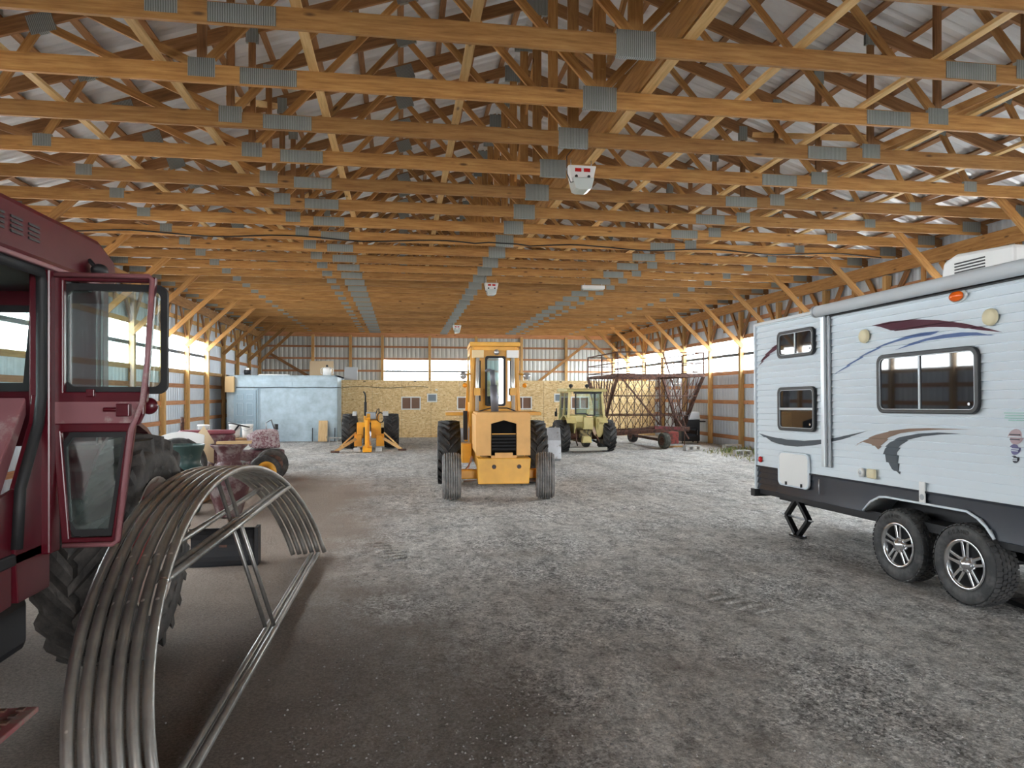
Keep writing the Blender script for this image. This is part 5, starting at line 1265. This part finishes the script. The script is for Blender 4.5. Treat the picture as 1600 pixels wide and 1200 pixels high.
MB().tube([(-.1, -.75, 1.0), (-.12, -.72, 1.2), (-.05, -.85, 1.26), (.02, -.95, 1.0)], .014, 6).build('grab_loop', STEEL, t)
MB().span((.05, -1.02, 1.04), (.16, -.96, 1.16)).build('lamp', BLACK, t)
mb = MB(); mb.cyl((0, .9, 1.05), (0, .9, 1.35), .035, 10); mb.tube([(-.08, .9, 1.22), (.08, .9, 1.26)], .03, 8); mb.build('exhaust_stub', RUST, t)
# loose wheel leaning on the old tractor
def loose_wheel(x, y, r, w_, rz, tilt, label, rimm):
    t = thing('loose_wheel', label, 'wheel', (x, y, r * cos(tilt) + .5 * w_ * sin(tilt)), (0, tilt, rz))
    wh = rib_tyre(r, w_, r * .55, 4).build('tyre', TYRE_G if rimm is RUST else TYRE, t); dish_rim(r * .55, w_, 1).build('rim', rimm, t); dish_disc(r * .55, w_, 1, 6).build('wheel_centre', worn('rusty_yellow_red', (.42, .10, .05), (.50, .36, .08), .7, .5, 8) if 'rusty_yellow_red' not in bpy.data.materials else bpy.data.materials['rusty_yellow_red'], t)
    return t
loose_wheel(-2.62, 14.3, .33, .20, R(-58), -.22, 'loose wheel with rusty red and yellow hub at the end of the old tractor', YEL)
loose_wheel(-2.98, 13.75, .29, .26, R(-40), .1, 'dusty small wheel just ahead of the red and yellow hub wheel', RUST)
# bench with white buckets
t = thing('work_bench', 'low dark bench carrying the white buckets near the blue room', 'bench', (-4.35, 18.6, 0))
MB().box((0, 0, .70), (2.0, .7, .05)).build('bench_top', WOOD_D, t)
for x in (-.9, .9):
    for y in (-.28, .28): MB().box((x, y, .34), (.08, .08, .68)).build('leg', WOOD_D, t)
bk = None
for x, y, lb in ((-4.83, 18.45, 'white bucket alone at the post side of the bench'), (-4.15, 18.7, 'white bucket in the middle of the bench, first of the pair'), (-3.83, 18.6, 'white bucket of the pair, at the open floor end')):
    if bk is None:
        bk = thing('bucket', lb, 'bucket', (x, y, .725)); r0 = bk
        MB().lathe([(0, .001), (0, .115), (.10, .122), (.30, .138), (.31, .146), (.335, .146), (.34, .14), (.34, .001)], 28, 'Z').build('pail', WHITE_P, bk)
        MB().tube([(.146, 0, .30), (.13, -.08, .24), (0, -.16, .18), (-.13, -.08, .24), (-.146, 0, .30)], .005, 6).build('wire_handle', STEEL, bk)
    else:
        r0 = dup(bk); r0.location = (x, y, .725)
    tag(r0, lb, 'bucket', 'white buckets on the bench')
# white fender panel, cardboard sheet, black hoop tyre behind the big tractor tyre
mb = MB(); a = [(-.55 + 1.1 * k / 10, .80 + .36 * sin(pi * (k / 10) * .62 + .25)) for k in range(11)]
mb.prism(a + [(.50, .0), (.44, .0), (.30, .55), (-.05, .78), (-.35, .62), (-.50, 0), (-.57, 0)], 'Y', -.03, .03); o = mb.build('fender_panel', WHITE_P, None, .01, (-4.05, 13.3, .0), (R(-12), 0, R(10))); tag(o, 'white curved body panel standing behind the big tractor tyre', 'panel')
MB().cyl((.28, -.035, .98), (.28, -.06, .98), .045, 12).build('dark_knob', BLACK, o)
mb = MB(); mb.prism([(-.3, 0), (.32, 0), (.30, .95), (.12, 1.24), (-.05, 1.0)], 'Y', -.012, .012); o = mb.build('cardboard_sheet', BOARD, None, 0, (-3.75, 13.75, 0), (R(-10), 0, .1)); tag(o, 'tan pointed sheet standing behind the white curved body panel', 'sheet')
o = MB().lathe([(-.08, .36), (-.10, .42), (0, .46), (.10, .42), (.08, .36)], 40, 'Y').build('bare_tyre', TYRE, None, 0, (-3.72, 12.65, .62), (R(-8), 0, .2)); tag(o, 'black bare tyre propped up behind the green urn', 'tyre')
o = MB().box((0, 0, .08), (.9, .5, .16)).build('pallet', WOOD_D, None, 0, (-3.72, 12.65, 0)); tag(o, 'dark wooden pallet under the bare tyre behind the green urn', 'pallet')
# steel blade on the ground behind the hoops
mb = MB(); arc = [(.10 * cos(R(q)) * 1.2, .20 + .20 * sin(R(q))) for q in range(-90, 91, 18)]; arc2 = [(x - .02, z) for x, z in reversed(arc)]
mb.prism(arc + arc2, 'X', -.42, .26); t = thing('blade', 'dark curved steel blade lying on dirt behind the pipe hoops', 'blade', (-1.78, 7.85, 0), (0, 0, .05)); mb.build('blade_plate', DARK, t)
MB().span((.24, -.06, 0), (.28, .14, .40)).build('end_plate', DARK, t, .004); MB().bar((-.1, .1, .2), (-.1, .5, .12), .08, .05).build('blade_arm', RUST, t)
# loose stones scattered over the near floor
rnd = random.Random(11); vs, fs = [], []
for k in range(26000):
    y = 1.6 + 12.5 * rnd.random() ** 1.5; x = -.9 + (rnd.random() - .08) * (1.9 + y * .95)
    if (x < -.6 and rnd.random() < .8) or x > 4.3 or (-2.3 < x < -1.4 and y > 7): continue
    r = .003 + .007 * rnd.random() ** 2.2; z = fz(x, y) - .012 + r * .3; o_ = len(vs); q = rnd.random() * 6.3
    for a in range(4):
        rr = r * (.7 + .6 * rnd.random()); vs.append((x + rr * cos(q + a * pi / 2), y + rr * sin(q + a * pi / 2), z + r * .3 * (rnd.random() - .5)))
    vs.append((x, y, z + r * .75)); fs += [(o_, o_ + 1, o_ + 4), (o_ + 1, o_ + 2, o_ + 4), (o_ + 2, o_ + 3, o_ + 4), (o_ + 3, o_, o_ + 4)]
mb = MB(); mb.add(vs, fs); 
m = mat('loose_stones', (.4, .38, .36), .9); t_ = NT(m); co_ = t_.coord('Object'); v_ = t_.n('TexVoronoi'); v_.inputs['Scale'].default_value = 35; t_.l(co_, 'Vector', v_, 'Vector'); b_ = t_.n('RGBToBW'); t_.l(v_, 'Color', b_, 'Color')
r_ = t_.ramp(b_, 'Val', [(.1, (.10, .095, .09)), (.5, (.24, .23, .215)), (.9, (.42, .40, .38))]); t_.l(r_, 'Color', t_.b, 'Base Color')
o = mb.build('loose_gravel', m); tag(o, 'loose grey gravel stones strewn over the barn floor', 'gravel', kind='stuff')
# ------------------------------------------------------------------ light, camera
w = bpy.data.worlds.new('overcast_sky'); S.world = w; w.use_nodes = True
t = w.node_tree; bg = t.nodes['Background']
tc = t.nodes.new('ShaderNodeTexCoord'); sp = t.nodes.new('ShaderNodeSeparateXYZ'); cr = t.nodes.new('ShaderNodeValToRGB')
t.links.new(tc.outputs['Generated'], sp.inputs[0]); t.links.new(sp.outputs['Z'], cr.inputs['Fac'])
e = cr.color_ramp.elements; e[0].position = 0; e[0].color = (.98, .99, 1, 1); e[1].position = .6; e[1].color = (.88, .94, 1, 1)
t.links.new(cr.outputs['Color'], bg.inputs['Color']); bg.inputs['Strength'].default_value = 5.0
def portal(name, loc, rot, sx, sy):
    l = bpy.data.lights.new(name, 'AREA'); l.shape = 'RECTANGLE'; l.size = sx; l.size_y = sy; l.cycles.is_portal = True
    o = bpy.data.objects.new(name, l); C.objects.link(o); o.location = loc; o.rotation_euler = rot; return o
zc = (WZ0 + WZ1) / 2
portal('daylight_portal', (WXL - .05, (WIN_Y0 + LW_END) / 2, zc), (0, R(-90), 0), WZ1 - WZ0, LW_END - WIN_Y0)
portal('daylight_portal', (WXR + .05, (WIN_Y0 + Y1) / 2, zc), (0, R(90), 0), WZ1 - WZ0, Y1 - WIN_Y0)
portal('daylight_portal', ((BWX[0] + BWX[1]) / 2, Yb + .05, 3.0), (R(-90), 0, 0), BWX[1] - BWX[0], 1.2)
portal('daylight_portal', (5.0, Y0 - .12, 2.1), (R(90), 0, 0), 4.8, 4.2)
cam = bpy.data.cameras.new('camera'); co = bpy.data.objects.new('camera', cam); C.objects.link(co)
co.location = (0, 0, 1.8); co.rotation_euler = (R(90), 0, -math.atan(172 / 1109))
cam.sensor_fit = 'HORIZONTAL'; cam.sensor_width = 36; cam.lens = 36 * 1109 / 1600; cam.shift_y = 17 / 1600; cam.clip_start = .05; cam.clip_end = 400
S.camera = co
S.view_settings.view_transform = 'Standard'; S.view_settings.look = 'None'; S.view_settings.gamma = 1; S.view_settings.use_curve_mapping = False
S.view_settings.exposure = 2.62
cy = S.cycles; cy.use_denoising = True; cy.max_bounces = 10; cy.diffuse_bounces = 6; cy.transparent_max_bounces = 16; cy.caustics_reflective = False; cy.caustics_refractive = False
cy.sample_clamp_indirect = 8
